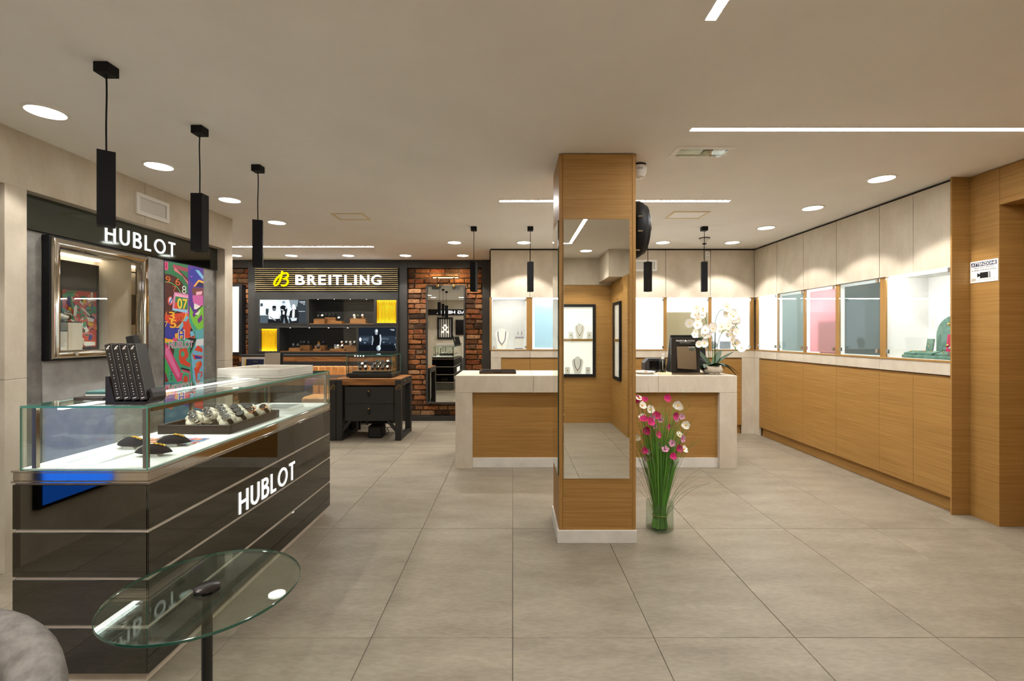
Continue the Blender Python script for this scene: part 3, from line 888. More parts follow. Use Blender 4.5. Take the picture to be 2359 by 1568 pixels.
t = thing('candy_plate', 'white plate of orange and red sweets on the desk by the column', 'plate', (1.335, 4.66, DZ))
b = MB(); b.lathe([(.001, .004), (.07, .004), (.105, .024), (.108, .026), (.072, .0), (.001, 0)], (1.335, 4.66, DZ), 'white_satin', 28); b.build('dish', t, True)
for i, (dx, dy, c, lb) in enumerate(((-.05, -.02, (224, 92, 40), 'orange wrapped sweet at the left of the plate'), (-.02, .03, (206, 50, 40), 'red wrapped sweet at the back left of the plate'),
        (.0, -.03, (236, 150, 50), 'amber wrapped sweet at the front of the plate'), (.03, .02, (240, 220, 200), 'pale wrapped sweet at the back right of the plate'),
        (.05, -.015, (200, 60, 50), 'red wrapped sweet at the right of the plate'), (.012, .0, (230, 110, 60), 'orange wrapped sweet in the middle of the plate'))):
    x, y = 1.335 + dx, 4.66 + dy
    tag(MB().box(x - .015, x + .015, y - .009, y + .009, DZ + .0045 + (.012 if i == 5 else 0), DZ + .0165 + (.012 if i == 5 else 0), flat(c), .004).build('sweet'), lb, 'sweet', 'sweets on the plate')

t = thing('card_terminal', 'black angular terminal behind the soap bottle on the desk', 'terminal', (1.47, 4.88, DZ))
MB().prism([(0, 0), (.20, 0), (.20, .142), (.02, .146), (-.02, .10), (-.02, .03)], (1.40, 4.93, DZ), X_, Z_, (0, -1, 0), .12, 'charcoal').build('body', t)
MB().box(1.43, 1.59, 4.808, 4.8095, DZ + .03, DZ + .12, 'screen_black').build('screen', t)
t = thing('wood_block', 'pale wooden block under the soap bottle on the desk', 'block', (1.485, 4.56, DZ))
MB().box(1.445, 1.565, 4.52, 4.60, DZ, DZ + .022, 'pale_yellow', .002).build('body', t)
t = thing('soap_bottle', 'clear hand gel bottle with white pump on the desk', 'bottle', (1.49, 4.565, DZ + .0225))
b = MB(); c = (1.49, 4.565, DZ + .0225)
b.lathe([(.001, 0), (.035, 0), (.036, .004), (.036, .10), (.028, .118), (.013, .126), (.013, .132)], c, 'vase_glass', 24); b.build('body', t, True)
b = MB(); b.lathe([(.001, .004), (.033, .004), (.033, .07), (.001, .0701)], c, glass('gel', (228, 226, 216), .3), 20); b.build('gel', t, True)
b = MB(); b.lathe([(.014, .132), (.014, .150), (.006, .151), (.006, .172), (.012, .173), (.012, .181), (.001, .182)], c, 'white_plastic', 16)
b.box(c[0] - .004, c[0] + .004, c[1] - .04, c[1] + .004, c[2] + .174, c[2] + .181, 'white_plastic', .002); b.tube([(c[0], c[1], c[2] + .13), (c[0], c[1], c[2] + .02)], .003, 'white_plastic'); b.build('pump', t, True)

t = thing('counter_display', 'black MAURICE LACROIX counter display with tilting mirror on the desk', 'display stand', (1.715, 4.60, DZ))
x0, x1, y = 1.573, 1.858, 4.56
b = MB()
b.box(x0, x0 + .055, y, y + .03, DZ + .022, DZ + .365, 'book_black', .002).box(x1 - .03, x1, y, y + .03, DZ + .022, DZ + .365, 'book_black', .002)
b.box(x0 + .055, x1 - .03, y, y + .03, DZ + .29, DZ + .365, 'book_black', .002).box(x0 + .055, x1 - .03, y, y + .03, DZ + .022, DZ + .05, 'book_black', .002)
b.build('panel', t)
MB().box(x0, x1 + .02, y - .05, y + .14, DZ, DZ + .021, 'bronze_metal', .002).build('foot', t)
MB().prism([(0, 0), (.14, 0), (.02, .37), (0, .37)], (x0 + .01, y + .045, DZ + .0215), Y_, Z_, X_, .26, 'black_matte').build('easel', t)
b = MB().box(-.095, .095, -.002, .002, -.117, .117, 'mirror'); b.xform(Matrix.Translation((x0 + .152, y + .002, DZ + .17)) @ Matrix.Rotation(math.radians(-14), 4, 'X') @ Matrix.Rotation(math.radians(3), 4, 'Y')); b.build('tilting_mirror', t)
b = MB()
text(b, 'MAURICE', (x0 + .045, y - .0005, DZ + .327), FRAME_FRONT, .078, .016, 'white_satin', .0006)
text(b, 'LACROIX', (x0 + .157, y - .0005, DZ + .327), FRAME_FRONT, .075, .016, 'white_satin', .0006)
b.prism([(0, 0), (.024, 0), (.022, .008), (.012, .018), (.002, .008)], (x0 + .128, y - .0005, DZ + .327), *FRAME_FRONT, .0006, 'white_satin')
text(b, 'Manufacture Horlogère Suisse', (x0 + .085, y - .0005, DZ + .311), FRAME_FRONT, .105, .007, 'white_satin', .0006)
b.build('lettering', t)

t = thing('monitor', 'dark computer monitor standing behind the orchid on the desk', 'monitor', (1.93, 4.92, DZ))
b = MB().box(-.14, .14, -.012, .012, .05, .37, 'black_matte', .004); b.xform(Matrix.Translation((1.94, 4.92, DZ)) @ Matrix.Rotation(.12, 4, 'Z') @ Matrix.Rotation(-.12, 4, 'X')).build('screen', t)
MB().box(1.90, 1.98, 4.90, 5.0, DZ, DZ + .012, 'black_matte', .003).box(1.93, 1.95, 4.935, 4.96, DZ + .012, DZ + .2, 'black_matte').build('foot', t)
tag(MB().tube([(1.575, 4.74, DZ + .004), (1.548, 4.71, DZ + .02), (1.552, 4.69, DZ + .045), (1.565, 4.71, DZ + .05), (1.56, 4.74, DZ + .03), (1.565, 4.77, DZ + .004)], .003, 'grey_fabric').build('cable', None, True),
    'short grey cable curling beside the black counter display', 'cable')

# orchid in a silver bowl
ox, oy = 2.0, 4.62
t = thing('flower_bowl', 'polished silver bowl with the white orchid on the right end of the desk', 'bowl', (ox, oy, DZ))
b = MB(); b.lathe([(.001, 0), (.07, 0), (.078, .006), (.078, .012), (.118, .05), (.13, .085), (.126, .086), (.11, .05), (.07, .02), (.001, .018)], (ox, oy, DZ), 'chrome', 36); b.build('body', t, True)
b = MB(); b.lathe([(.001, .072), (.117, .068)], (ox, oy, DZ), 'stem_dark', 24); b.build('moss', t, True)
t = thing('orchid', 'white orchid with arching flower sprays in the silver bowl', 'orchid', (ox, oy, DZ + .07))
z0 = DZ + .07
def leafmesh(L, wd, droop, curl=0):
    b = MB(); n = 8; vs = []
    for i in range(n + 1):
        s = i / n; x = L * s; z = curl * s - droop * s * s; w_ = wd * math.sin(math.pi * min(.98, .08 + .92 * s)) ** .7
        vs += [(x, -w_, z + .012 * (w_ / wd)), (x, 0, z), (x, w_, z + .012 * (w_ / wd))]
    fs = []
    for i in range(n):
        for k in range(2): fs.append((3 * i + k, 3 * i + k + 1, 3 * i + k + 4, 3 * i + k + 3))
    return b.add(vs, fs, 'leaf')
for a, L, wd, dr, cu in ((.25, .26, .035, .02, .17), (-.35, .25, .03, .22, .15), (.75, .22, .035, -.03, .14), (2.7, .22, .045, .02, .16), (3.3, .20, .04, .16, .10), (2.2, .2, .045, 0, .2), (-1.2, .17, .035, .1, .12), (-2.4, .17, .04, .09, .09), (.05, .26, .022, .24, .14)):
    b = leafmesh(L, wd, dr, cu); b.xform(Matrix.Translation((ox, oy, z0)) @ Matrix.Rotation(a, 4, 'Z')); b.build('leaf', t, True)
sprays = [[(-.03, 0, 0), (-.035, 0, .25), (-.06, -.01, .45), (-.10, -.02, .55), (-.16, -.03, .52), (-.19, -.03, .42), (-.185, -.02, .33)],
          [(.03, .01, 0), (.035, .01, .3), (.045, .01, .48), (.09, 0, .57), (.16, -.01, .56), (.21, -.02, .49), (.235, -.02, .43)],
          [(.0, -.03, 0), (-.01, -.04, .2), (-.03, -.06, .33), (-.08, -.08, .38), (-.13, -.09, .32), (-.16, -.1, .24)],
          [(.02, -.02, 0), (.04, -.04, .22), (.07, -.06, .34), (.12, -.07, .37), (.17, -.08, .30), (.20, -.08, .22)]]
def bez(pts, n=24):
    out = []; P = [Vector(p) for p in pts]; P = [P[0]] + P + [P[-1]]
    for i in range(1, len(P) - 2):
        for k in range(n // 4):
            u = k / (n // 4)
            out.append(.5 * ((2 * P[i]) + (P[i + 1] - P[i - 1]) * u + (2 * P[i - 1] - 5 * P[i] + 4 * P[i + 1] - P[i + 2]) * u * u + (3 * P[i] - P[i - 1] - 3 * P[i + 1] + P[i + 2]) * u ** 3))
    return out + [P[-2]]
def petal(b, L, wd, ang, cup, m):
    vs = [(0, 0, 0), (L * .35, -wd * .7, cup * .3), (L * .75, -wd, cup * .8), (L, 0, cup), (L * .75, wd, cup * .8), (L * .35, wd * .7, cup * .3), (L * .55, 0, cup * .4)]
    s = len(b.v)
    b.add(vs, [(0, 1, 6), (1, 2, 6), (2, 3, 6), (3, 4, 6), (4, 5, 6), (5, 0, 6)], m)
    b.xform(Matrix.Rotation(ang, 4, 'Z'), s)
def flower_mesh(m, L=.036, n=5, wd=.017, cup=.006, core='petal_core', cr=.007):
    b = MB()
    for k in range(n): petal(b, L * (1 if k % 2 else .92), wd, 2 * math.pi * k / n + .3, cup, m)
    b.ell((0, 0, .005), (cr, cr, cr), core, 8, 5)
    return b.mesh('flower', smooth=True)
OF = [flower_mesh('petal_white', .042, 5, .024, .008), flower_mesh('petal_white', .046, 5, .027, .005)]
rg = random.Random(11)
for s in sprays:
    pts = bez([(ox + p[0], oy + p[1], z0 + p[2]) for p in s])
    MB().tube(pts, .003, 'stem_dark', 6).build('stem', t, True)
    k0 = int(len(pts) * .5)
    for i in range(14):
        p = pts[min(len(pts) - 1, k0 + int(i * (len(pts) - k0) / 14))]
        d = Vector((rg.uniform(-.04, .045), rg.uniform(-.05, .02), rg.uniform(-.04, .04)))
        q = Vector(p) + d - Vector((ox, oy, z0))
        link_mesh('flower', rg.choice(OF), t, q, (math.radians(90) + rg.uniform(-.5, .4), rg.uniform(-.4, .4), rg.uniform(-.7, .7)), [rg.uniform(.85, 1.12)] * 3)
    for k in (1, 2, 3):
        p = Vector(pts[-1]) + Vector((rg.uniform(-.01, .02), 0, -.015 * k))
        MB().ell(p, (.007, .007, .009), flat((120, 150, 50)), 8, 6).build('bud', t, True)
MB().cyl((ox + .035, oy + .01, z0), (ox + .038, oy + .01, z0 + .42), .005, 'leaf', 8).build('support_cane', t, True)

# ---- floor vase with the grass bundle
vx, vy = .978, 3.06
t = thing('floor_vase', 'clear round glass vase standing on the floor beside the column', 'vase', (vx, vy, 0))
b = MB(); b.lathe([(.001, 0), (.082, 0), (.089, .006), (.090, .02), (.087, .09), (.0885, .178), (.0865, .178), (.085, .09), (.087, .022), (.08, .012), (.001, .010)], (vx, vy, .0005), 'vase_glass', 40); b.build('body', t, True)
t = thing('grass_bouquet', 'tied bundle of artificial grass with pink and white flowers in the floor vase', 'bouquet', (vx, vy, .0115))
rg = random.Random(5)
b1, b2 = MB(), MB()
def blade(b, a, r0, lean, hgt, bend, rr, m):
    x0, y0 = math.cos(a), math.sin(a); pts = []
    for k in range(9):
        s = k / 8; z = .012 + hgt * s - bend * .55 * max(0, s - .55) ** 2 * hgt * 2.4
        r = r0 * (1.15 - .35 * min(1, s / .12)) + lean * max(0, s - .1) ** 1.25 + bend * max(0, s - .5) ** 2
        pts.append((max(vx + x0 * r, CX1 + .012 + .02 * abs(math.sin(7 * a))) if vy + y0 * r > CY0 - .01 else vx + x0 * r, vy + y0 * r, z))
    b.tube(pts, [rr * (1 - .8 * (k / 8) ** 2) for k in range(9)], m, 3)
for i in range(150):
    a = rg.uniform(0, 6.283); r0 = .045 * math.sqrt(rg.random())
    blade(b1, a, r0, rg.uniform(.02, .17), rg.uniform(.55, .84), rg.uniform(0, .06), .0032, 'stem_green')
for i in range(80):
    a = rg.uniform(0, 6.283); r0 = .045 * math.sqrt(rg.random())
    blade(b2, a, r0, rg.uniform(.06, .22), rg.uniform(.62, 1.0), rg.uniform(.05, .5), .0018, 'stem_dark')
for i in range(16):
    a = rg.uniform(0, 6.283)
    blade(b2, a, .04, rg.uniform(.2, .3), rg.uniform(.34, .52), rg.uniform(.1, .4), .0014, 'stem_dark')
o = b1.build('grass_stems', t); o['kind'] = 'stuff'
o = b2.build('fine_grass', t); o['kind'] = 'stuff'
b = MB(); pts = [(vx + .048 * math.cos(k / 20 * 6.283), vy + .048 * math.sin(k / 20 * 6.283), .092 + .003 * math.sin(k)) for k in range(21)]
b.tube(pts, .004, 'twine', 6); b.build('twine', t, True)
FM = {'p': flower_mesh('petal_pink', .030, 6, .0125, .020, 'petal_pink', .005), 'w': flower_mesh('petal_white', .031, 6, .014, .014), 'm': flower_mesh('petal_mauve', .028, 5, .0115, .012, 'petal_pink', .005)}
# flower heads: photo position of each head, kind, and how far in front of (-) or behind (+) the axis it stands
FL = [(1438, 947, 'p', -.16), (1448, 954, 'p', -.17), (1465, 920, 'p', .05), (1471, 918, 'w', .04), (1485, 922, 'p', .0), (1479, 934, 'w', -.05), (1497, 943, 'w', .05), (1535, 917, 'p', .02),
      (1562, 933, 'w', .0), (1566, 936, 'w', .02), (1480, 960, 'w', .06), (1483, 968, 'p', -.08), (1496, 973, 'p', -.1), (1502, 963, 'm', -.02), (1513, 958, 'p', .03), (1520, 965, 'm', .06),
      (1553, 957, 'p', .0), (1556, 964, 'm', .05), (1571, 960, 'm', .03), (1580, 979, 'w', -.04), (1491, 991, 'p', -.06), (1508, 982, 'm', .05), (1543, 985, 'p', .07), (1513, 1001, 'p', -.1),
      (1468, 1007, 'w', -.08), (1565, 1003, 'w', -.02), (1571, 1010, 'm', -.05), (1548, 1021, 'm', -.1), (1512, 1025, 'm', .03), (1533, 1036, 'm', -.11), (1563, 1033, 'p', -.04), (1575, 1035, 'w', .0),
      (1484, 1037, 'p', -.07), (1492, 1041, 'm', -.03), (1550, 1051, 'p', -.12), (1492, 1056, 'm', .02)]
sb = MB()
for px, py, kd, dy in FL:
    p = Vector(PX(px, py, vy + dy))
    link_mesh('flower', FM[kd], t, p - Vector((vx, vy, .0115)), (math.radians(70) + rg.uniform(-.6, .5), rg.uniform(-.4, .4), rg.uniform(-.6, .6)), [rg.uniform(.8, 1.1)] * 3)
    d = Vector((vx, vy, .1)); mid = d.lerp(p, .6) + Vector((0, 0, .06)) * (1 if p.z > .6 else .3)
    sb.tube([(vx + (p.x - vx) * .1, vy + (p.y - vy) * .1, .03), d.lerp(p, .25), mid, p - Vector((0, 0, .004))], .0016, 'stem_dark', 3)
o = sb.build('flower_stalks', t); o['kind'] = 'stuff'

# ================================================================ HUBLOT NICHE
t = thing('sign_band', 'black glass band with white HUBLOT lettering above the left niche', 'sign', (-2.80, 3.475, 1.895))
MB().box(-2.86, -2.80, 2.587, 4.364, 1.8965, 2.0985, 'black_glass', .001).build('band', t)
hublot(t, (-2.7995, 3.159, 1.930), FRAME_LEFT, .655, .115, 'letter_white', .005)  # off-white letters that do not glow; their brightness is painted in as emission

# painted panel: bold street-art watch picture
t = thing('graffiti_panel', 'tall panel painted with colourful street art of a watch, on the left wall', 'art panel', (XN, 3.94, 0))
MB().box(-2.86, XN + .003, 3.709, 4.178, 0, 1.895, 'navy', .001).build('board', t)
_lay = [0]
def art(b, poly, col):
    """shape of the picture, given where it lies on the panel"""
    _lay[0] += 1
    pts = []
    for cx_, cy_ in poly:
        px, py = 360 + cx_ / 3.92, 560 + cy_ / 3.92
        Y = min(max(2.807 * F / (HX - px), 3.711), 4.176); Z = EYE - (py - HY) * Y / F
        pts.append((Y, max(.02, min(Z, 1.893))))
    b.prism(pts[::-1], (XN + .0032 + _lay[0] * .00004, 0, 0), Y_, Z_, X_, .0002, flat(col))
def circ(cx_, cy_, rx, ry=None, n=22, a0=0, a1=360):
    ry = ry or rx
    return [(cx_ + rx * math.cos(math.radians(a0 + (a1 - a0) * i / n)), cy_ + ry * math.sin(math.radians(a0 + (a1 - a0) * i / n))) for i in range(n + (0 if a1 - a0 == 360 else 1))]
def arcband(cx_, cy_, r0, r1, a0, a1, n=16):
    return circ(cx_, cy_, r0, None, n, a0, a1) + circ(cx_, cy_, r1, None, n, a0, a1)[::-1]
b = MB()
GRN, TEAL, BRN, ORG, RED, BLU, VIO, YEL, PNK, SKY, LIME, WHT, BLK, CYA = (40, 110, 70), (70, 160, 136), (74, 32, 24), (216, 110, 40), (206, 66, 40), (48, 52, 150), (84, 50, 140), (232, 168, 50), (206, 74, 124), (112, 176, 206), (120, 190, 60), (232, 226, 224), (28, 26, 34), (90, 168, 178)
A = lambda p, c: art(b, p, c)
A([(70, 160), (430, 230), (430, 1700), (70, 1700)], TEAL)
A([(70, 160), (285, 195), (285, 420), (70, 420)], GRN)
A([(150, 190), (285, 225), (285, 260), (150, 225)], (150, 60, 80)); A([(75, 165), (108, 170), (105, 245), (75, 240)], PNK); A([(82, 172), (98, 175), (96, 228), (82, 225)], (150, 40, 80))
A(circ(80, 520, 225, 265, 30, -95, 100), GRN); A(circ(78, 520, 205, 245, 30, -95, 100), BRN); A(arcband(75, 500, 150, 156, -95, 60), (90, 190, 110))
A([(165, 215), (285, 330), (285, 375), (240, 300), (160, 245)], (196, 106, 116)); A([(190, 230), (285, 320), (285, 345), (200, 250)], (90, 30, 40))
A([(285, 195), (430, 228), (430, 420), (300, 420), (285, 400)], VIO); A([(300, 240), (350, 215), (410, 260), (400, 330), (330, 360), (295, 330)], BLU); A([(350, 240), (385, 245), (425, 300), (420, 330), (380, 280)], SKY)
A([(335, 390), (380, 330), (425, 345), (425, 400)], YEL); A([(350, 392), (385, 348), (425, 362), (425, 400)], (30, 26, 80)); A([(300, 300), (330, 290), (320, 310)], (150, 90, 200))
A([(285, 400), (430, 400), (430, 650), (285, 640)], VIO); A([(325, 400), (425, 410), (425, 470), (340, 480), (320, 440)], (110, 60, 60)); A([(358, 440), (415, 432), (410, 462), (360, 470)], (226, 170, 190))
A([(325, 470), (420, 470), (424, 560), (360, 580), (330, 530)], (196, 96, 160)); A([(340, 540), (400, 570), (380, 600), (340, 595)], WHT); A([(358, 600), (415, 560), (425, 630), (370, 640)], BLK)
A([(300, 560), (340, 640), (425, 560), (425, 760), (380, 790), (330, 720), (300, 640)], LIME); A([(325, 640), (370, 600), (385, 630), (335, 670)], (110, 40, 130)); A([(370, 690), (410, 640), (415, 690), (380, 725)], (120, 50, 140)); A([(345, 640), (400, 600), (380, 650)], (220, 236, 200))
A([(60, 650), (290, 620), (300, 760), (260, 860), (70, 860)], RED); A(circ(80, 600, 190, 195, 24, 20, 110), (120, 50, 40)); A(arcband(75, 600, 190, 204, 10, 110), YEL)
A([(70, 690), (150, 760), (250, 770), (240, 850), (150, 880), (70, 850)], BLU); A([(200, 760), (275, 650), (292, 670), (218, 785)], SKY)
A([(160, 440), (287, 462), (287, 640), (142, 600)], (206, 130, 170)); A([(170, 455), (287, 478), (287, 500), (170, 480)], (230, 160, 190)); A([(150, 590), (280, 605), (276, 626), (143, 606)], (128, 196, 226)); A([(172, 478), (285, 498), (282, 600), (162, 586)], (52, 120, 70)); A([(165, 540), (200, 520), (195, 590), (163, 586)], RED)
A(circ(125, 520, 24, 40), (206, 80, 60)); A(circ(128, 515, 16, 28), (190, 200, 220)); A([(112, 545), (140, 490), (145, 500), (118, 555)], BLU)
A([(165, 820), (230, 790), (240, 850), (200, 870), (170, 860)], YEL); A([(240, 700), (300, 720), (350, 840), (330, 870), (250, 850)], RED); A([(310, 760), (345, 810), (330, 850), (300, 830)], BLK); A([(300, 800), (330, 790), (345, 830), (310, 845)], SKY)
A([(345, 790), (425, 770), (425, 860), (360, 870)], CYA); A([(70, 860), (150, 870), (180, 900), (70, 910)], YEL); A([(150, 850), (190, 860), (180, 900), (150, 890)], PNK)
A([(75, 900), (240, 880), (330, 900), (310, 1000), (240, 1260), (70, 1260)], (62, 150, 116)); A([(95, 910), (160, 960), (150, 1040), (120, 1000)], BRN)
A([(70, 900), (110, 930), (230, 1170), (235, 1235), (190, 1255), (75, 1030)], (196, 60, 110)); A([(82, 940), (105, 945), (210, 1180), (205, 1215), (185, 1200), (80, 1000)], (216, 110, 160)); A([(70, 1040), (105, 1130), (110, 1200), (70, 1160)], (60, 160, 60)); A([(72, 1150), (108, 1250), (70, 1255)], (120, 30, 40))
A([(205, 960), (270, 945), (290, 1010), (265, 1060), (310, 1090), (300, 1120), (215, 1085), (200, 1040)], RED); A(circ(236, 1000, 17, 26), (70, 160, 130)); A([(262, 1050), (300, 1020), (310, 1060), (280, 1075)], TEAL)
A([(310, 1010), (360, 900), (425, 910), (425, 1260), (330, 1260)], SKY); A([(360, 870), (425, 860), (425, 920), (350, 930)], (210, 214, 220)); A([(320, 1000), (370, 920), (415, 950), (415, 1040), (340, 1050)], RED); A([(330, 965), (415, 985), (410, 1015), (325, 1005)], SKY); A([(345, 1010), (410, 1030), (400, 1045), (345, 1040)], (50, 60, 150))
A([(340, 1130), (400, 1060), (412, 1090), (380, 1160), (415, 1160), (412, 1200), (360, 1260)], RED); A([(352, 1090), (385, 1060), (390, 1090), (360, 1140)], ORG); A([(370, 1170), (405, 1170), (390, 1230), (365, 1240)], SKY)
A(circ(262, 1200, 46, 70), (196, 70, 110)); A(circ(262, 1215, 32, 52), (60, 150, 116)); A(circ(262, 1230, 20, 34), RED); A([(220, 1120), (300, 1140), (300, 1156), (220, 1134)], BLK); A([(216, 1150), (300, 1175), (298, 1188), (214, 1166)], (90, 170, 130))
for (cx_, cy_) in ((135, 1165), (135, 1195), (135, 1225)): A(circ(cx_, cy_, 5, 9, 8), BLK)
A([(75, 1260), (425, 1260), (425, 1700), (75, 1700)], (66, 120, 150)); A([(80, 1280), (200, 1300), (140, 1500), (80, 1480)], ORG); A([(200, 1300), (330, 1280), (300, 1480), (220, 1450)], (90, 60, 150)); A([(330, 1300), (425, 1320), (420, 1500), (340, 1480)], RED)
A([(280, 860), (300, 850), (360, 860), (320, 960), (300, 1000), (310, 930)], BLK); A([(245, 870), (300, 870), (320, 900), (250, 900)], (110, 190, 170))
_ly = lambda: XN + .0032 + (_lay[0] + 2) * .00004
def arttext(s, x, y, wpx, hpx, col, bold=0.0, rot=0.0):
    _lay[0] += 2
    px, py = 360 + x / 3.92, 560 + y / 3.92
    Y = 2.807 * F / (HX - px); Z = EYE - (py - HY) * Y / F; k = Y / F / 3.92
    Y2 = 2.807 * F / (HX - (px + wpx / 3.92))
    text(b, s, (XN + .0032 + _lay[0] * .00004, Y, Z), FRAME_LEFT, Y2 - Y, hpx * k, flat(col), .0002, bold, rot)
arttext('07', 186, 590, 92, 95, (226, 200, 70), .02); arttext('9', 80, 355, 44, 60, ORG); arttext('6', 168, 378, 44, 66, ORG); arttext('8', 228, 452, 40, 70, (196, 214, 200)); arttext('7', 142, 436, 34, 50, (196, 96, 60))
arttext('3', 108, 690, 56, 74, YEL, .02); arttext('5', 118, 765, 60, 76, YEL, .02); arttext('7', 70, 755, 30, 50, YEL); arttext('0', 196, 705, 40, 55, (206, 96, 50)); arttext('4', 74, 660, 20, 50, ORG)
arttext('HUBLOT', 108, 950, 220, 66, (244, 236, 240), .035); arttext('HUBLOT', 112, 946, 212, 58, (150, 40, 110)); arttext('H', 192, 870, 62, 90, (230, 220, 200), .06); arttext('H', 198, 864, 50, 78, (56, 60, 170), .02)

b.build('painting', t)

# chrome framed display window
FY0, FY1, FZ0, FZ1 = 2.753, 3.479, 1.137, 1.876
t = thing('display_window', 'square chrome framed watch window in the grey left wall', 'showcase', (-2.75, 3.116, 1.137))
fw = .052
b = MB()
def bar(P):     # four corner points outer a,b and inner a,b on the front; sloped to the glass
    (ya, za), (yb, zb), (yc, zc), (yd, zd) = P
    b.add([(-2.745, ya, za), (-2.745, yb, zb), (-2.752, yc, zc), (-2.752, yd, zd), (-2.82, yc, zc), (-2.82, yd, zd), (-2.82, ya, za), (-2.82, yb, zb)],
          [(0, 1, 2, 3), (3, 2, 4, 5), (6, 7, 1, 0)], 'chrome')
yi0, yi1, zi0, zi1 = FY0 + fw, FY1 - fw, FZ0 + fw, FZ1 - fw
O4 = [(FY0, FZ0), (FY1, FZ0), (FY1, FZ1), (FY0, FZ1)]; I4 = [(yi0, zi0), (yi1, zi0), (yi1, zi1), (yi0, zi1)]
for k in range(4):
    b = MB(); j = (k + 1) % 4
    # rounded moulding: three facets
    oa, ob, ia, ib = O4[k], O4[j], I4[k], I4[j]
    def mixp(p, q, s): return (p[0] * (1 - s) + q[0] * s, p[1] * (1 - s) + q[1] * s)
    prof = [(0, -2.80), (0, -2.762), (.12, -2.749), (.5, -2.744), (.86, -2.750), (1, -2.762), (1, -2.83)]
    vs = []
    for s, x in prof:
        for p, q in ((oa, ia), (ob, ib)):
            m_ = mixp(p, q, s); vs.append((x, m_[0], m_[1]))
    b.add(vs, [(2 * i, 2 * i + 1, 2 * i + 3, 2 * i + 2) for i in range(len(prof) - 1)], 'chrome')
    b.build('frame_bar', t, True)
b = MB(); g = .004
b.box(-2.81, -2.765, FY0 - .008, FY0 - .0005, FZ0 - .008, FZ1 + .008, 'black_matte').box(-2.81, -2.765, FY1 + .0005, FY1 + .006, FZ0 - .008, FZ1 + .006, 'black_matte')
b.box(-2.81, -2.765, FY0, FY1, FZ0 - .008, FZ0 - .0005, 'black_matte').box(-2.81, -2.765, FY0, FY1, FZ1 + .0005, FZ1 + .006, 'black_matte'); b.build('outer_edge', t)
b = MB(); x0, x1, y0, y1, z0, z1 = -3.12, -2.835, 2.775, 3.455, zi0 - .012, zi1 + .02
b.box(x0 - .01, x0, y0, y1, z0, z1, 'stone').box(x0, x1, y1, y1 + .01, z0, z1, 'stone').box(x0, x1, y0 - .01, y0, z0, z1, 'stone')
b.box(x0, x1, y0, y1, z1, z1 + .01, 'stone').box(x0, x1, y0, y1, z0 - .01, z0, 'white_satin'); b.build('lining', t)
MB().box(x0 + .02, x0 + .05, y0 + .05, y1 - .02, z1 - .012, z1 - .001, 'led_warm').build('led_strip', t)
MB().box(-2.79, -2.785, yi0 - .002, yi1 + .002, zi0 - .002, zi1 + .002, 'case_glass').build('glass_pane', t)
MB().box(-2.83, -2.80, yi1 - .012, yi1 + .001, zi0, zi1, 'chrome').build('inner_rail', t)
MB().cyl((-2.748, FY0 + .14, FZ0 + .028), (-2.738, FY0 + .14, FZ0 + .028), .011, 'steel', 16).build('lock', t, True)
# inside: backdrop frame with grey fields and a painted field
bd = thing('backdrop_screen', 'black framed backdrop with painted field inside the chrome window', 'backdrop', (x0 + .03, 3.25, z0))
b = MB(); bx = x0 + .025
for (ya, yb, za, zb) in ((2.95, 2.965, z0, 1.80), (3.135, 3.15, z0, 1.80), (3.415, 3.43, z0, 1.80), (2.95, 3.43, 1.79, 1.80), (2.95, 3.43, 1.60, 1.612), (2.95, 3.43, z0, z0 + .02)):
    b.box(bx, bx + .012, ya, yb, za, zb, 'black_matte')
b.build('frame', bd)
MB().box(bx + .002, bx + .008, 3.151, 3.414, 1.613, 1.789, 'charcoal').build('grey_field', bd)
MB().box(bx + .002, bx + .008, 2.966, 3.134, z0 + .021, 1.599, 'anthracite').build('grey_field', bd)
b = MB(); b.box(bx + .002, bx + .007, 3.151, 3.414, z0 + .021, 1.599, flat((196, 60, 44)))
rg = random.Random(21)
pal = [(206, 60, 44), (70, 160, 120), (236, 226, 210), (60, 70, 140), (230, 180, 50), (34, 30, 34), (216, 90, 60), (40, 120, 80), (220, 130, 120), (240, 236, 226)]
for i in range(120):
    y, z = rg.uniform(3.165, 3.40), rg.uniform(z0 + .03, 1.585); a = rg.uniform(0, 6.28); L, W = rg.uniform(.015, .055), rg.uniform(.006, .018)
    pts = [(y + math.cos(a) * u * L - math.sin(a) * v * W, z + math.sin(a) * u * L + math.cos(a) * v * W) for u, v in ((-1, -1), (.6, -1.2), (1, 0), (.5, 1), (-1, .7))]
    pts = [(min(max(p, 3.152), 3.413), min(max(q, z0 + .022), 1.598)) for p, q in pts]
    b.prism(pts, (bx + .0072 + i * .00003, 0, 0), Y_, Z_, X_, .0002, flat(pal[i % 10]))
b.build('painted_field', bd)
for i, (y0_, y1_, zt, xx) in enumerate(((2.88, 3.04, 1.315, -3.01), (3.044, 3.145, 1.375, -3.01))):
    p = thing('plinth_block', ['low stone block carrying the front watch in the chrome window', 'taller stone block carrying the rear watch in the chrome window'][i], 'block', (xx, (y0_ + y1_) / 2, z0))
    MB().box(xx - .07, xx + .07, y0_, y1_, z0 + .0005, zt - .008, 'stone', .001).build('body', p)
    MB().box(xx - .07, xx + .07, y0_, y1_, zt - .0075, zt, 'charcoal', .001).build('top', p)

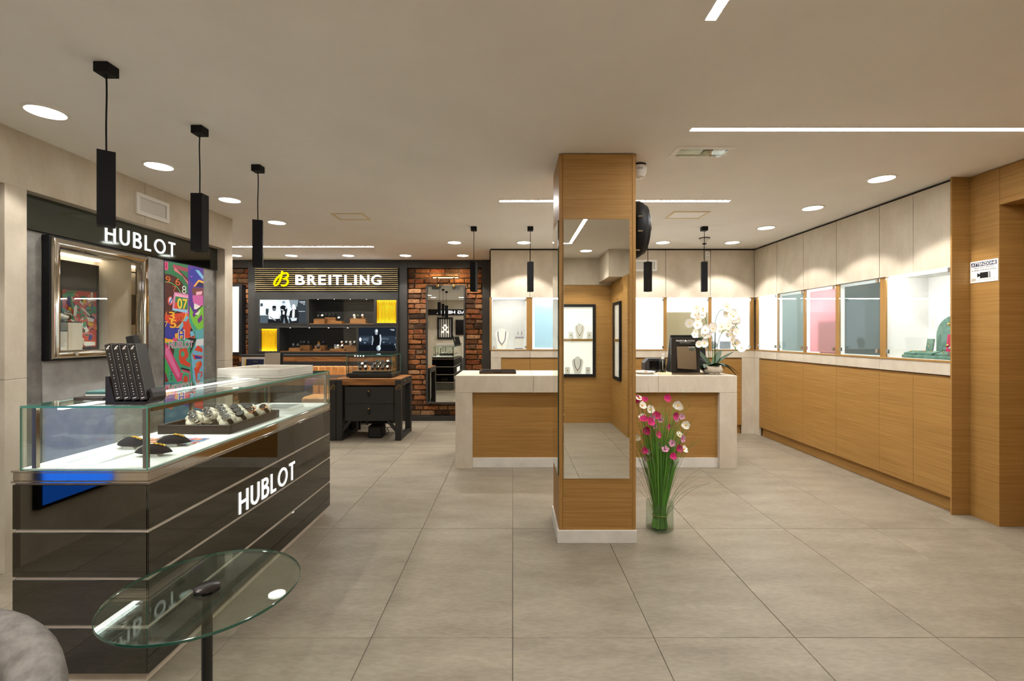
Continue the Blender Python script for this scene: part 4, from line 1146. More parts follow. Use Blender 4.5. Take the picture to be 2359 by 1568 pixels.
# ---------------------------------------------------------------- watches
def watch(name, label, group, loc, rot, casem, strapm, dialm, cushion='cream', tipped=True):
    """wrist watch closed around a cushion; cushion axis = local y, dial on top (+z)"""
    t = thing(name, label, 'watch', loc, group); t.rotation_euler = rot
    if cushion:
        b = MB().ell((0, 0, 0), (.026, .040, .020), cushion, 14, 10, .62); b.build('cushion', t, True, True)
    b = MB(); n = 24; vs = []; fs = []
    for k in range(n):
        a = 2 * math.pi * k / n; r = (.0295 * abs(math.cos(a)) ** 2 + .0235 * abs(math.sin(a)) ** 2)
        for (dr, dy) in ((0, -.0105), (.003, -.0095), (.003, .0095), (0, .0105)):
            vs.append(((r + dr) * math.cos(a), dy, (r + dr) * math.sin(a)))
    for k in range(n):
        for j in range(3): fs.append((4 * k + j, 4 * k + j + 1, 4 * ((k + 1) % n) + j + 1, 4 * ((k + 1) % n) + j))
    b.add(vs, fs, strapm); b.build('strap', t, True, True)
    b = MB(); b.lathe([(.016, .024), (.0205, .0255), (.021, .032), (.018, .0355), (.0165, .0345)], (0, 0, 0), casem, 24)
    b.cyl((.020, 0, .029), (.0245, 0, .029), .003, casem, 8); b.build('case', t, True, True)
    b = MB(); b.lathe([(.017, .0343), (.0005, .0343)], (0, 0, 0), dialm, 20)
    b.box(-.0006, .0006, 0, .011, .0344, .0349, casem).box(0, .008, -.0006, .0006, .0344, .0349, casem); b.build('dial', t, True, True)
    return t
watch('wristwatch', 'wristwatch on a cream cushion on the low block in the chrome window', 'watches in the chrome window', (-3.01, 2.97, 1.352), (.4, .5, .5), 'rose_gold', 'black_matte', 'black_matte')
watch('wristwatch', 'wristwatch on a cream cushion on the taller block in the chrome window', 'watches in the chrome window', (-3.01, 3.095, 1.412), (.4, .5, .5), 'steel', 'black_matte', 'black_matte')
watch('wristwatch', 'cream watch standing upright against the painted backdrop in the chrome window', 'watches in the chrome window', (-3.03, 3.21, 1.235), (1.1, .2, .6), 'gold', 'cream', 'cream')

# ================================================================ HUBLOT GLASS COUNTER
KX0, KX1, KY0, KY1 = -1.823, -1.327, 1.676, 3.343
t = thing('glass_counter', 'long dark glass HUBLOT counter with glass showcase top at the left', 'counter', ((KX0 + KX1) / 2, (KY0 + KY1) / 2, 0))
MB().box(KX0 + .03, KX1 - .03, KY0 + .03, KY1 - .03, 0, .05, 'stone', .001).build('plinth', t)
MB().box(KX0 + .006, KX1 - .006, KY0 + .006, KY1 - .006, .0505, .744, 'taupe').build('core', t)
rows = [(.05, .213), (.227, .390), (.402, .5636), (.576, .738)]
for z0, z1 in rows:
    for (xa, xb, ya, yb) in ((KX0, KX1 - .0065, KY0, KY0 + .0055), (KX0, KX1 - .0065, KY1 - .0055, KY1), (KX1 - .0055, KX1, KY0, KY1), (KX0, KX0 + .0055, KY0 + .006, KY1 - .006)):
        MB().box(xa, xb, ya, yb, z0, z1, 'dark_glass', .0012).build('glass_panel', t)
b = MB(); b.box(KX0 - .003, KX1 + .003, KY0 - .003, KY1 + .003, .745, .751, 'chrome', .001).box(KX0, KX1, KY0, KY1, .751, .784, 'chrome', .003).box(KX0 - .003, KX1 + .003, KY0 - .003, KY1 + .003, .784, .790, 'chrome', .001); b.build('metal_ledge', t)
DK = .7945
MB().box(KX0 + .02, KX1 - .012, KY0 + .012, KY1 - .012, .7905, DK, 'white_matte').build('deck', t)
GX0, GX1, GY0, GY1, GT = -1.797, -1.330, 1.678, 3.340, 1.017
pn = .006
def pane(x0, x1, y0, y1, z0, z1, nm, nrm):
    b = MB(); b.box(x0, x1, y0, y1, z0, z1, 'clear_glass')
    me_edge = b.slot('glass_edge')
    for i, f in enumerate(b.f):
        p = [Vector(b.v[k]) for k in f]; nn = (p[1] - p[0]).cross(p[2] - p[0]).normalized()
        if abs(nn[nrm]) < .5: b.m[i] = me_edge
    return b.build(nm, t)
pane(GX0, GX1 - pn, GY0, GY0 + pn, .7905, GT, 'end_pane', 1)
pane(GX0, GX1 - pn, GY1 - pn, GY1, .7905, GT, 'end_pane', 1)
pane(GX1 - pn, GX1, GY0, GY1, .7905, GT, 'front_pane', 0)
pane(GX0, GX0 + pn, GY0 + pn, GY1 - pn, .7905, GT, 'back_pane', 0)
pane(GX0, GX1, GY0, GY1, GT + .0005, GT + .0085, 'top_pane', 2)
KT = GT + .009
for x in (GX0 + .032, GX1 - .028):
    for y in (GY0 + .01, GY1 - .03):
        MB().box(x, x + .016, y, y + .016, DK, GT - .001, 'bronze_metal', .001).build('post', t)
MB().box(GX0 + .032, GX0 + .048, GY0 + .83, GY0 + .846, DK, GT - .001, 'bronze_metal', .001).build('post', t)
MB().box(GX1 - .014, GX1 - .0065, GY0 + .03, GY1 - .03, GT - .016, GT - .001, 'bronze_metal').build('top_rail', t)
MB().box(GX0 + .108, GX0 + .126, GY0 + .03, GY1 - .3, GT - .010, GT - .001, 'counter_led').build('led_strip', t)
hublot(t, (KX1 + .0005, 2.229, .414), FRAME_LEFT, .568, .106, 'letter_white', .004)

# inside the counter
def bolster(x, y, rz, label, mm='navy_velvet'):
    c = thing('bracelet_cushion', label, 'cushion', (x, y, DK), 'velvet bracelet cushions'); c.rotation_euler = (0, 0, rz)
    b = MB(); n, k = 14, 14; vs, fs = [], []
    for i in range(n + 1):
        s = -1 + 2 * i / n; r = max(.002, (1 - abs(s) ** 2.2)) ; xx = s * .075
        for j in range(k):
            a = math.pi * 2 * j / k
            vs.append((xx, .034 * r * math.cos(a), .020 + .016 * (1 - r) * 0 + (.030 * r * math.sin(a) if math.sin(a) > 0 else .010 * r * math.sin(a)) - .004 * abs(s)))
    for i in range(n):
        for j in range(k): fs.append((i * k + j, i * k + (j + 1) % k, (i + 1) * k + (j + 1) % k, (i + 1) * k + j))
    b.add(vs, fs, mm); b.build('pad', c, True, True)
    b = MB(); b.prism([(-.03, 0), (.03, 0), (.02, .012), (-.02, .012)], (0, -.018, .0005), X_, Z_, Y_, .036, 'white_satin'); b.build('stand', c, False, True)
    b = MB(); pts = [(xx, -.005, .0205 + .030 * (1 - abs(xx / .075) ** 2.2)) for xx in [(-.068 + .076 * i / 10) for i in range(11)]]
    b.tube(pts, .0028, 'steel', 6); b.build('silver_band', c, True, True)
    b = MB()
    for i in range(9):
        xx = .005 + i * .005; b.ell((xx, -.004 + .003 * math.sin(i * 2), .0215 + .030 * (1 - abs(xx / .075) ** 2.2)), (.004, .006, .004), 'gold', 8, 6)
    b.build('gold_bracelet', c, True, True)
bolster(-1.645, 1.99, -.12, 'dark blue velvet cushion with a gold bracelet, the left one in the counter')
bolster(-1.50, 2.035, .1, 'dark velvet cushion with a gold bracelet, the rear one behind the glass edge')
bolster(-1.455, 1.865, .08, 'black velvet cushion with a gold bracelet, the front one in the counter')
t = thing('art_card', 'colourful printed card lying flat in the glass counter', 'card', (-1.57, 2.10, DK))
MB().box(-1.72, -1.425, 2.01, 2.185, DK, DK + .0012, 'paper').build('sheet', t)
b = MB(); rg = random.Random(4)
pal2 = [(206, 80, 70), (90, 140, 190), (80, 70, 150), (226, 176, 120), (190, 110, 120), (110, 170, 160), (70, 90, 160), (220, 120, 70), (150, 150, 160)]
for i in range(150):
    x, y = rg.uniform(-1.71, -1.435), rg.uniform(2.018, 2.177); L, W = rg.uniform(.01, .03), rg.uniform(.006, .014)
    pts = [(x - L, y - W), (x + L * .7, y - W * 1.1), (x + L, y), (x + L * .3, y + W), (x - L * .8, y + W * .6)]
    pts = [(min(max(p, -1.718), -1.427), min(max(q, 2.012), 2.183)) for p, q in pts]
    b.prism(pts, (0, 0, DK + .0014 + i * .00001), *FRAME_UP, .0001, flat(pal2[i % 9]))
b.build('print', t)
t = thing('watch_tray', 'dark wooden tray full of watches inside the glass counter', 'tray', (-1.573, 2.51, DK))
x0, x1, y0, y1 = -1.753, -1.394, 2.27, 2.75
MB().box(x0 + .012, x1 - .012, y0 + .012, y1 - .012, DK + .001, DK + .012, 'cream').build('lining', t)
b = MB(); b.box(x0, x1, y0, y0 + .012, DK, DK + .045, 'ebony', .002).box(x0, x1, y1 - .012, y1, DK, DK + .045, 'ebony', .002).box(x0, x0 + .012, y0 + .012, y1 - .012, DK, DK + .045, 'ebony', .002).box(x1 - .012, x1, y0 + .012, y1 - .012, DK, DK + .045, 'ebony', .002); b.build('rim', t)
b = MB()
for i in range(3): b.box(x0 + .012 + (i + 1) * .0838 - .002, x0 + .012 + (i + 1) * .0838 + .002, y0 + .012, y1 - .012, DK + .012, DK + .030, 'ebony')
for i in range(3): b.box(x0 + .012, x1 - .012, y0 + .012 + (i + 1) * .114 - .002, y0 + .012 + (i + 1) * .114 + .002, DK + .012, DK + .030, 'ebony')
b.build('divider', t)
kinds = [('steel', 'black_matte', 'charcoal', 'steel watch with black strap'), ('black_metal', 'black_matte', 'charcoal', 'all black watch'), ('steel', 'steel', 'charcoal', 'steel bracelet watch'),
         ('rose_gold', 'black_matte', 'black_matte', 'rose gold watch with black strap')]
pick = [0, 2, 2, 0, 0, 2, 2, 1, 2, 0, 1, 3, 2, 1, 1, 3]
order = []
for r in range(4):
    for c in range(4):
        k = kinds[pick[r * 4 + c]]
        x, y = x0 + .012 + (c + .5) * .0838, y0 + .012 + (r + .5) * .114
        if r == 0 and c in (0, 2): continue
        watch('wristwatch', '%s in the counter tray, row %s, %s from left' % (k[3], ['one', 'two', 'three', 'four'][r], ORD[c]), 'watches in the counter tray',
              (x, y, DK + .052), (.55, .35, -.35), k[0], k[1], k[2])
t = thing('catalogue', 'grey and white ring bound catalogue at the far end of the glass counter', 'catalogue', (-1.53, 3.08, DK))
MB().box(-1.65, -1.44, 2.98, 3.17, DK, DK + .014, 'paper', .002).build('pages', t)
b = MB().box(-1.648, -1.47, 2.983, 3.167, DK + .0145, DK + .0155, flat((150, 152, 154)));
for i in range(26): b.box(-1.645 + .0065 * i, -1.643 + .0065 * i, 2.99, 3.16, DK + .0156, DK + .016, flat((200, 202, 204)))
b.build('cover', t)

# on top of the counter
t = thing('binder_stand', 'black stand holding slim speckled binders on the glass counter', 'stand', (-1.42, 1.75, KT))
b = MB(); y0, y1 = 1.70, 1.765
prof = [(-1.505, 0), (-1.36, 0), (-1.345, .004), (-1.333, .014), (-1.329, .028), (-1.331, .045), (-1.338, .060), (-1.345, .058), (-1.340, .044), (-1.339, .030), (-1.343, .020), (-1.352, .012), (-1.47, .012), (-1.493, .105), (-1.505, .105)]
b.prism([(x, z) for x, z in prof], (0, y1, KT), X_, Z_, (0, -1, 0), y1 - y0, 'book_black'); b.build('holder', t)
def binder(i, rg):
    o = thing('binder', 'slim black speckled binder in the counter stand, %s from the left' % ORD[i], 'binder', (-1.470 + i * .0305, 1.70, KT + .0135), 'binders in the stand'); o.rotation_euler = (-.06, -.25, 0)
    b = MB().box(.001, .0285, 0, .052, .0, .215, 'book_black', .002); b.build('cover', o, False, True)
    b = MB()
    for z in (.195, .175, .165, .155, .133, .123, .113, .093, .083, .062, .052, .042, .032, .022):
        b.box(.0135, .0165, -.0008, .0002, z, z + .003, 'white_satin')
    b.prism([(.007, .198), (.012, .203), (.021, .208), (.022, .204), (.016, .200), (.008, .194)], (0, -.0002, 0), *FRAME_FRONT, .0006, 'white_satin')
    b.box(.008, .021, -.0008, .0002, .008, .011, 'white_satin'); b.build('spine_print', o, False, True)
for i in range(4): binder(i, rg)
t = thing('sample_block', 'dark rectangular block sticking up behind the binders', 'block', (-1.515, 1.85, KT)); t.rotation_euler = (0, -.22, 0)
MB().box(.012, .045, 0, .03, 0, .255, 'charcoal', .002).build('body', t, False, True)
t = thing('small_tray', 'small dark tray with a teal box on the glass counter behind the binders', 'tray', (-1.66, 1.86, KT))
MB().box(-1.72, -1.60, 1.80, 1.92, KT, KT + .014, 'ebony', .002).build('base', t)
t = thing('teal_box', 'small teal box lying in the dark tray on the counter', 'box', (-1.65, 1.86, KT + .015))
MB().box(-1.70, -1.605, 1.83, 1.91, KT + .0148, KT + .022, 'paper', .001).build('base', t)
MB().box(-1.70, -1.605, 1.83, 1.91, KT + .0225, KT + .034, 'teal', .002).build('lid', t)
mat('tray_white', (206, 202, 192), .45)
t = thing('white_tray', 'white lacquered tray on the far end of the glass counter', 'tray', (-1.575, 2.96, KT)); t.rotation_euler = (0, 0, -.10)
b = MB(); a, c, th = .20, .19, .008
b.box(-a, a, -c, c, .0005, .012, 'tray_white', .002).build('base', t, False, True)
b = MB(); b.box(-a, a, -c, -c + th, .0122, .055, 'tray_white', .002).box(-a, a, c - th, c, .0122, .055, 'tray_white', .002).box(-a, -a + th, -c + th, c - th, .0122, .055, 'tray_white', .002).box(a - th, a, -c + th, c - th, .0122, .055, 'tray_white', .002); b.build('rim', t, False, True)
MB().box(-a + .02, a - .05, -.02, .16, .0125, .03, 'taupe', .003).build('insert', t, False, True)

# ================================================================ FOREGROUND
tx_, ty_, tz_, tr_ = -.882, 1.328, .55, .245
t = thing('side_table', 'round glass side table on a slim black pole in the foreground', 'table', (tx_, ty_, 0))
b = MB(); b.lathe([(.0005, tz_ - .004), (tr_ - .001, tz_ - .004)], (tx_, ty_, 0), 'table_glass', 96); b.lathe([(.0005, tz_ + .004), (tr_ - .001, tz_ + .004)], (tx_, ty_, 0), 'table_glass', 96)
b.lathe([(tr_ - .001, tz_ - .004), (tr_, tz_ - .003), (tr_, tz_ + .003), (tr_ - .001, tz_ + .004)], (tx_, ty_, 0), 'glass_edge_dark', 96); b.build('glass_top', t, True)
b = MB(); b.lathe([(.0005, tz_ + .0115), (.031, tz_ + .0115), (.034, tz_ + .009), (.034, tz_ + .0045)], (tx_, ty_, 0), mat('gunmetal', (58, 52, 52), .25, .8), 36); b.build('cap', t, True)
b = MB(); b.lathe([(.034, tz_ - .0045), (.034, tz_ - .012), (.014, tz_ - .014), (.0138, .012)], (tx_, ty_, 0), 'black_metal', 28); b.build('pole', t, True)
b = MB(); b.lathe([(.0005, 0), (.155, 0), (.155, .006), (.15, .010), (.0005, .0115)], (tx_, ty_, 0), 'black_metal', 48); b.build('base', t, True)

ax, ay = -1.115, .66
t = thing('armchair', 'grey upholstered tub armchair cut off at the lower left corner', 'armchair', (ax, ay, 0))
def shell(r0, r1, zb, a0, a1, hfun, m):
    b = MB(); n = 36; vs = []; fs = []; prof_n = 10
    for i in range(n + 1):
        a = math.radians(a0 + (a1 - a0) * i / n); hh = hfun(math.degrees(a)); rm = (r0 + r1) / 2; w_ = (r1 - r0) / 2
        ring_ = [(r1 - .03, zb), (r1, hh * .55)]
        for k in range(9):
            u = math.pi * k / 8; ring_.append((rm + w_ * math.cos(u), hh - w_ + w_ * math.sin(u)))
        ring_ += [(r0, hh * .55), (r0, zb)]
        for (r, z) in ring_: vs.append((ax + r * math.cos(a), ay + r * math.sin(a), z))
    k = len(ring_)
    for i in range(n):
        for j in range(k - 1): fs.append((i * k + j, i * k + j + 1, (i + 1) * k + j + 1, (i + 1) * k + j))
    fs += [list(range(k)), [n * k + j for j in range(k)][::-1]]
    return b.add(vs, fs, m)
hf = lambda a: .53 + .18 * max(0, math.sin(math.radians(max(0, min(180, a - 10) )))) ** .8
shell(.26, .345, .16, -35, 215, hf, 'grey_fabric').build('backrest', t, True)
MB().ell((ax, ay - .04, .36), (.25, .26, .075), 'grey_fabric', 28, 12, .6).build('seat_cushion', t, True)
b = MB(); b.lathe([(.0005, .16), (.30, .16), (.31, .19), (.30, .28), (.0005, .285)], (ax, ay, 0), 'grey_fabric', 36); b.build('seat_base', t, True)
for k in range(4):
    a = math.radians(45 + 90 * k); MB().cyl((ax + .24 * math.cos(a), ay + .24 * math.sin(a), .16), (ax + .27 * math.cos(a), ay + .27 * math.sin(a), 0), .016, 'black_metal', 12, .010).build('leg', t, True)

# ================================================================ BREITLING CORNER
YF = 6.86                                  # front plane of the wall unit
def XZ(px, py, Y=YF): p = PX(px, py, Y); return p[0], p[2]
UX0, UX1 = -3.84, -1.705
# ---- sign board with gold slats
t = thing('slat_sign', 'black sign board with gold slats and lit BREITLING lettering over the wall unit', 'sign', ((UX0 + UX1) / 2, YF, 1.93))
MB().box(UX0, UX1, YF + .01, YF + .05, 1.93, 2.292, 'black_matte').build('board', t)
for i in range(12):
    z = 1.944 + i * .0298
    MB().box(UX0 + .004, UX1 - .004, YF - .012, YF + .0095, z, z + .0105, 'gold_slat', .001).build('slat', t)
xa, zt = XZ(681, 633.4, YF - .03); xb, zb = XZ(878, 655.7, YF - .03)
LET = [('B', 548, 617), ('R', 642, 708), ('E', 728, 782), ('I', 808, 824), ('T', 842, 908), ('L', 932, 986), ('I', 1010, 1026), ('N', 1054, 1124), ('G', 1142, 1220)]
sc_ = (xb - xa) / (1220 - 548)
for ch, a_, b2_ in LET:
    b = MB(); spaced(b, [(ch, a_ - 548, b2_ - 548)], (xa, YF - .014, zb), FRAME_FRONT, sc_, zt - zb, 'letter_lit', .022, .006); b.build('letter', t)
b = MB(); lx, lz = XZ(649.5, 642); script_b(b, (lx, YF - .014, lz), FRAME_FRONT, .225, 'letter_yellow', .022); b.build('emblem', t)

# ---- wall unit
t = thing('wall_unit', 'dark grey wall unit with screens, yellow lit niches and watch cases', 'wall unit', ((UX0 + UX1) / 2, YF, 0))
def face_box(px0, px1, py0, py1):
    x0, z1 = XZ(px0, py0); x1, z0 = XZ(px1, py1); return x0, x1, z0, z1
CELLS = dict(tv1=(597.6, 706.7, 689.8, 744.6), case1=(711.6, 861.3, 688.5, 746), yel1=(865.8, 913.4, 689, 745), yel2=(598.7, 638.5, 755, 810), case2=(643.5, 821.4, 754.5, 810), tv2=(826, 912.5, 754, 809))
C = {k: face_box(*v) for k, v in CELLS.items()}
zr = [C['case2'][2], C['case2'][3], C['case1'][2], C['case1'][3]]
b = MB()
def fb(x0, x1, z0, z1, d=.30, mm='charcoal', y=YF): b.box(x0, x1, y, y + d, z0, z1, mm, .0015)
fb(UX0, UX1, C['tv1'][3] + .006, 1.9295)               # top rail
fb(UX0, UX1, zr[1] + .004, zr[2] - .004)               # middle rail
fb(UX0, UX1, 1.005, zr[0] - .002)                      # bottom rail
for za, zb_, names in ((zr[2] - .004, C['tv1'][3] + .006, ('tv1', 'case1', 'yel1')), (zr[0] - .002, zr[1] + .004, ('yel2', 'case2', 'tv2'))):
    xs = [UX0] + [v for n in names for v in (C[n][0], C[n][1])] + [UX1]
    for i in range(0, len(xs), 2): fb(xs[i], xs[i + 1], za, zb_)
b.build('carcass', t)
MB().box(UX0, UX1, YF + .305, YF + .325, 0, 1.93, 'black_matte').build('back_board', t)
for nm in ('tv1', 'tv2', 'yel1', 'yel2', 'case1', 'case2'):
    x0, x1, z0, z1 = C[nm]; e = .012
    b = MB()
    b.box(x0 - e, x1 + e, YF - .006, YF - .0005, z1, z1 + e, 'anthracite').box(x0 - e, x1 + e, YF - .006, YF - .0005, z0 - e, z0, 'anthracite')
    b.box(x0 - e, x0, YF - .006, YF - .0005, z0, z1, 'anthracite').box(x1, x1 + e, YF - .006, YF - .0005, z0, z1, 'anthracite')
    b.build('cell_frame', t)
for nm in ('yel1', 'yel2'):
    x0, x1, z0, z1 = C[nm]; n = 16 if nm == 'yel1' else 14; st = (x1 - x0) / n
    m = mat('yellow_' + nm, (238, 186, 6), .4); m2 = mat('yellow_back_' + nm, (150, 112, 4), .5)  # darker yellow paints the shade into the gaps between the ribs
    p = MB().box(x0, x1, YF + .055, YF + .06, z0, z1, m2).build('niche_back', t)
    for i in range(n):
        MB().box(x0 + i * st + st * .2, x0 + i * st + st * .8, YF + .040, YF + .0545, z0, z1, m, .002).build('rib', p)
    b = MB().box(x0, x1, YF + .012, YF + .030, z1 - .008, z1 - .001, 'niche_led').box(x0, x1, YF + .012, YF + .030, z0 + .001, z0 + .008, 'niche_led'); b.build('led_strip', t)
    b = MB().box(x0, x1, YF + .001, YF + .009, z1 - .013, z1, 'anthracite').box(x0, x1, YF + .001, YF + .009, z0, z0 + .011, 'anthracite'); b.build('lip', t)
for nm in ('case1', 'case2'):
    x0, x1, z0, z1 = C[nm]
    b = MB()
    b.box(x0 + .001, x1 - .001, YF + .02, YF + .29, z0 + .001, z0 + .010, 'walnut').build('shelf', t)
    b = MB()
    for i in range(9): b.box(x0 + .002, x1 - .002, YF + .285, YF + .298, z0 + .015 + i * (z1 - z0 - .03) / 9, z0 + .015 + (i + .82) * (z1 - z0 - .03) / 9, 'charcoal')
    b.build('slatted_back', t)
    cuts = [x0, XZ(785, 0)[0], x1] if nm == 'case1' else [x0, XZ(701.6, 0)[0], XZ(762.5, 0)[0], x1]
    for i in range(len(cuts) - 1): MB().box(cuts[i] + .001, cuts[i + 1] - .001, YF + .004, YF + .009, z0 + .012, z1 - .002, 'case_glass').build('glass_door', t)
    for i in range(4):
        xx = x0 + (i + .5) * (x1 - x0) / 4
        MB().cyl((xx, YF + .035, z1 - .003), (xx, YF + .035, z1 - .0005), .006, 'case_led', 12).build('spotlight', t)
# screens
def screen(nm, label, shapes, base, captions):
    x0, x1, z0, z1 = C[nm]
    s = thing('screen', label, 'screen', ((x0 + x1) / 2, YF + .01, z0))
    MB().box(x0 + .001, x1 - .001, YF + .006, YF + .03, z0 + .001, z1 - .001, 'screen_black').build('housing', s)
    b = MB(); k = 0
    def S_(poly, g):
        nonlocal k
        k += 1
        pts = [XZ(580 + x / 6.533, 660 + y / 6.533) for x, y in poly]
        pts = [(min(max(p, x0 + .004), x1 - .004), min(max(q, z0 + .004), z1 - .004)) for p, q in pts]
        ar = sum(pts[i][0] * pts[(i + 1) % len(pts)][1] - pts[(i + 1) % len(pts)][0] * pts[i][1] for i in range(len(pts)))
        if ar < 0: pts = pts[::-1]
        b.prism(pts, (0, YF + .0055 - k * .00006, 0), *FRAME_FRONT, .0002, flat(g, .5, 1.0))
    for poly, g in shapes: S_(poly, g)
    for s_, x, y, w_, h_ in captions:
        xx, zz = XZ(580 + x / 6.533, 660 + y / 6.533)
        wm, hm = w_ / 6.533 * YF / F, h_ / 6.533 * YF / F; n_ = max(3, int(w_ / 9))          # a line of unreadably small print
        for i in range(n_): b.prism([(xx + wm * i / n_, zz), (xx + wm * (i + .72) / n_, zz), (xx + wm * (i + .72) / n_, zz + hm * (.7 + .3 * (i % 2))), (xx + wm * i / n_, zz + hm * (.7 + .3 * (i % 2)))], (0, YF + .0054 - (k + 2) * .00006, 0), *FRAME_FRONT, .0002, flat((205, 212, 218), .5, 1.0))
    b.build('picture', s)
ci = lambda x, y, rx, ry=None, n=14: circ(x, y, rx, ry, n)
sh1 = [([(118, 195), (828, 195), (828, 553), (118, 553)], (196, 208, 214)), ([(118, 430), (828, 440), (828, 553), (118, 553)], (92, 104, 112)), ([(118, 195), (380, 195), (380, 330), (250, 330), (118, 420)], (226, 238, 242)),
       ([(600, 195), (828, 195), (828, 553), (690, 553), (660, 300)], (48, 54, 58)), ([(560, 195), (700, 195), (680, 300), (590, 330)], (120, 132, 138)), ([(125, 250), (165, 250), (165, 295), (125, 300)], (60, 70, 76)), ([(208, 330), (250, 330), (250, 430), (208, 420)], (40, 46, 50)), ([(118, 440), (250, 430), (260, 553), (118, 553)], (70, 80, 86)),
       # seated person, white shirt
       ([(245, 395), (290, 365), (380, 370), (420, 410), (415, 490), (330, 505), (255, 480)], (240, 246, 248)), (ci(335, 330, 30, 40), (84, 90, 94)), (ci(335, 305, 31, 20), (20, 22, 24)), ([(240, 490), (420, 480), (440, 553), (240, 553)], (26, 28, 30)), ([(270, 440), (360, 500), (350, 515), (262, 462)], (130, 138, 142)),
       # standing person, dark jacket
       ([(425, 300), (460, 280), (510, 290), (535, 340), (520, 420), (550, 553), (505, 553), (485, 455), (465, 553), (430, 553), (438, 400)], (24, 26, 28)), (ci(478, 252, 24, 32), (176, 186, 192)), (ci(478, 232, 26, 16), (120, 130, 136)), ([(465, 370), (492, 370), (490, 420), (462, 415)], (230, 236, 240)), ([(440, 335), (480, 350), (476, 362), (438, 350)], (190, 198, 204)), ([(505, 300), (522, 300), (520, 340), (500, 335)], (170, 178, 184)),
       # seated person, dark suit
       ([(575, 370), (615, 335), (680, 345), (710, 400), (700, 553), (570, 553), (560, 450)], (30, 32, 35)), (ci(630, 305, 27, 42), (206, 214, 220)), ([(612, 350), (645, 350), (640, 465), (605, 465)], (236, 242, 244)), ([(575, 470), (680, 470), (670, 510), (600, 520)], (180, 188, 194)), ([(535, 440), (555, 480), (545, 500), (530, 470)], (200, 206, 212))]
screen('tv1', 'lit screen with a black and white photo of three people', sh1, None, [(0, 715, 232, 90, 12), (0, 735, 250, 70, 8), (0, 770, 270, 34, 8), (0, 705, 375, 95, 8)])
sh2 = [([(1607, 616), (2172, 616), (2172, 982), (1607, 982)], (22, 28, 36)), ([(1607, 740), (2172, 740), (2172, 850), (1607, 850)], (36, 44, 54)), ([(1607, 880), (2172, 880), (2172, 982), (1607, 982)], (14, 18, 24)),
       (ci(1632, 795, 18, 30), (200, 214, 224)), ([(1660, 775), (1760, 765), (1750, 820), (1660, 815)], (64, 76, 88)), ([(1950, 765), (2060, 770), (2060, 800), (1950, 800)], (60, 72, 84)),
       ([(1815, 730), (1850, 705), (1895, 720), (1925, 705), (1945, 740), (1930, 900), (1830, 900)], (12, 14, 18)), (ci(1873, 672, 25, 34), (110, 122, 130)), (ci(1880, 665, 14, 24), (196, 206, 212)), ([(1855, 700), (1892, 700), (1890, 722), (1860, 722)], (140, 150, 158)),
       ([(1810, 740), (1824, 740), (1832, 800), (1815, 880), (1802, 875), (1812, 800)], (130, 144, 152)), ([(1922, 720), (1942, 720), (1950, 800), (1935, 890), (1920, 890), (1928, 800)], (160, 172, 180)), (ci(1908, 925, 34, 42), (120, 134, 142)), ([(1895, 885), (1930, 880), (1938, 940), (1915, 960), (1900, 930)], (180, 192, 198)),
       (ci(2155, 870, 12, 18), (96, 112, 122)), (ci(2168, 775, 5, 8), (200, 210, 216)), (ci(2168, 910, 6, 16), (150, 160, 150)), (ci(1700, 845, 14, 10), (110, 130, 144)), (ci(1985, 838, 14, 10), (96, 112, 124)), (ci(2080, 850, 10, 8), (70, 84, 94))]
screen('tv2', 'lit screen with a dark photo of one athlete holding a ball', sh2, None, [(0, 2080, 648, 70, 8), (0, 2100, 660, 48, 6)])

# walnut blocks and watches in the two cases
def block(px0, px1, py0, py1, yd, dep, label):
    x0, z1 = XZ(px0, py0, YF + yd); x1, z0 = XZ(px1, py1, YF + yd)
    zz = C['case1'][2] if py1 < 750 else C['case2'][2]
    z0 = zz + .0105
    t_ = thing('display_block', label, 'block', ((x0 + x1) / 2, YF + yd, z0), 'walnut display blocks')
    MB().box(x0, x1, YF + yd, YF + yd + dep, z0, z1, 'walnut', .0015).build('body', t_)
    return x0, x1, z1
cb = lambda x: 580 + x / 6.533
cv = lambda y: 660 + y / 6.533
def mini(label, x, y, z, casem, dialm, group, strapm='black_matte', s=1.0):
    t_ = thing('wristwatch', label, 'watch', (x, y, z), group)
    me_s, me_c, me_d = MINI[strapm], MINI[casem], MINI['d' + dialm]
    for nm, me in (('strap', me_s), ('case', me_c), ('dial', me_d)): link_mesh(nm, me, t_)
    t_.scale = (s, s, s)
MINI = {}
for sm in ('black_matte', 'white_satin', 'tan_leather', 'steel'):
    b = MB(); n = 16; vs = []; fs = []
    for k in range(n):
        a = 2 * math.pi * k / n
        for (dr, dx) in ((0, -.010), (.004, -.008), (.004, .008), (0, .010)): vs.append((dx, (.022 + dr) * math.cos(a), .0262 + (.022 + dr) * math.sin(a)))
    for k in range(n):
        for j in range(3): fs.append((4 * k + j, 4 * ((k + 1) % n) + j, 4 * ((k + 1) % n) + j + 1, 4 * k + j + 1))
    b.add(vs, fs, sm); MINI[sm] = b.mesh('strap', smooth=True)
RT = Matrix.Translation((0, -.014, .047)) @ Matrix.Rotation(math.radians(52), 4, 'X')
for cm in ('chrome', 'black_metal', 'gold', 'rose_gold'):
    b = MB(); b.lathe([(.016, -.004), (.0205, -.002), (.0205, .005), (.017, .008), (.0155, .0065)], (0, 0, 0), cm, 18); b.xform(RT); MINI[cm] = b.mesh('case', smooth=True)
for dm in ('white_satin', 'black_matte', 'navy', 'gold', 'leaf'):
    b = MB(); b.lathe([(.0158, .0066), (.0004, .0066)], (0, 0, 0), dm, 16); b.xform(RT); MINI['d' + dm] = b.mesh('dial')
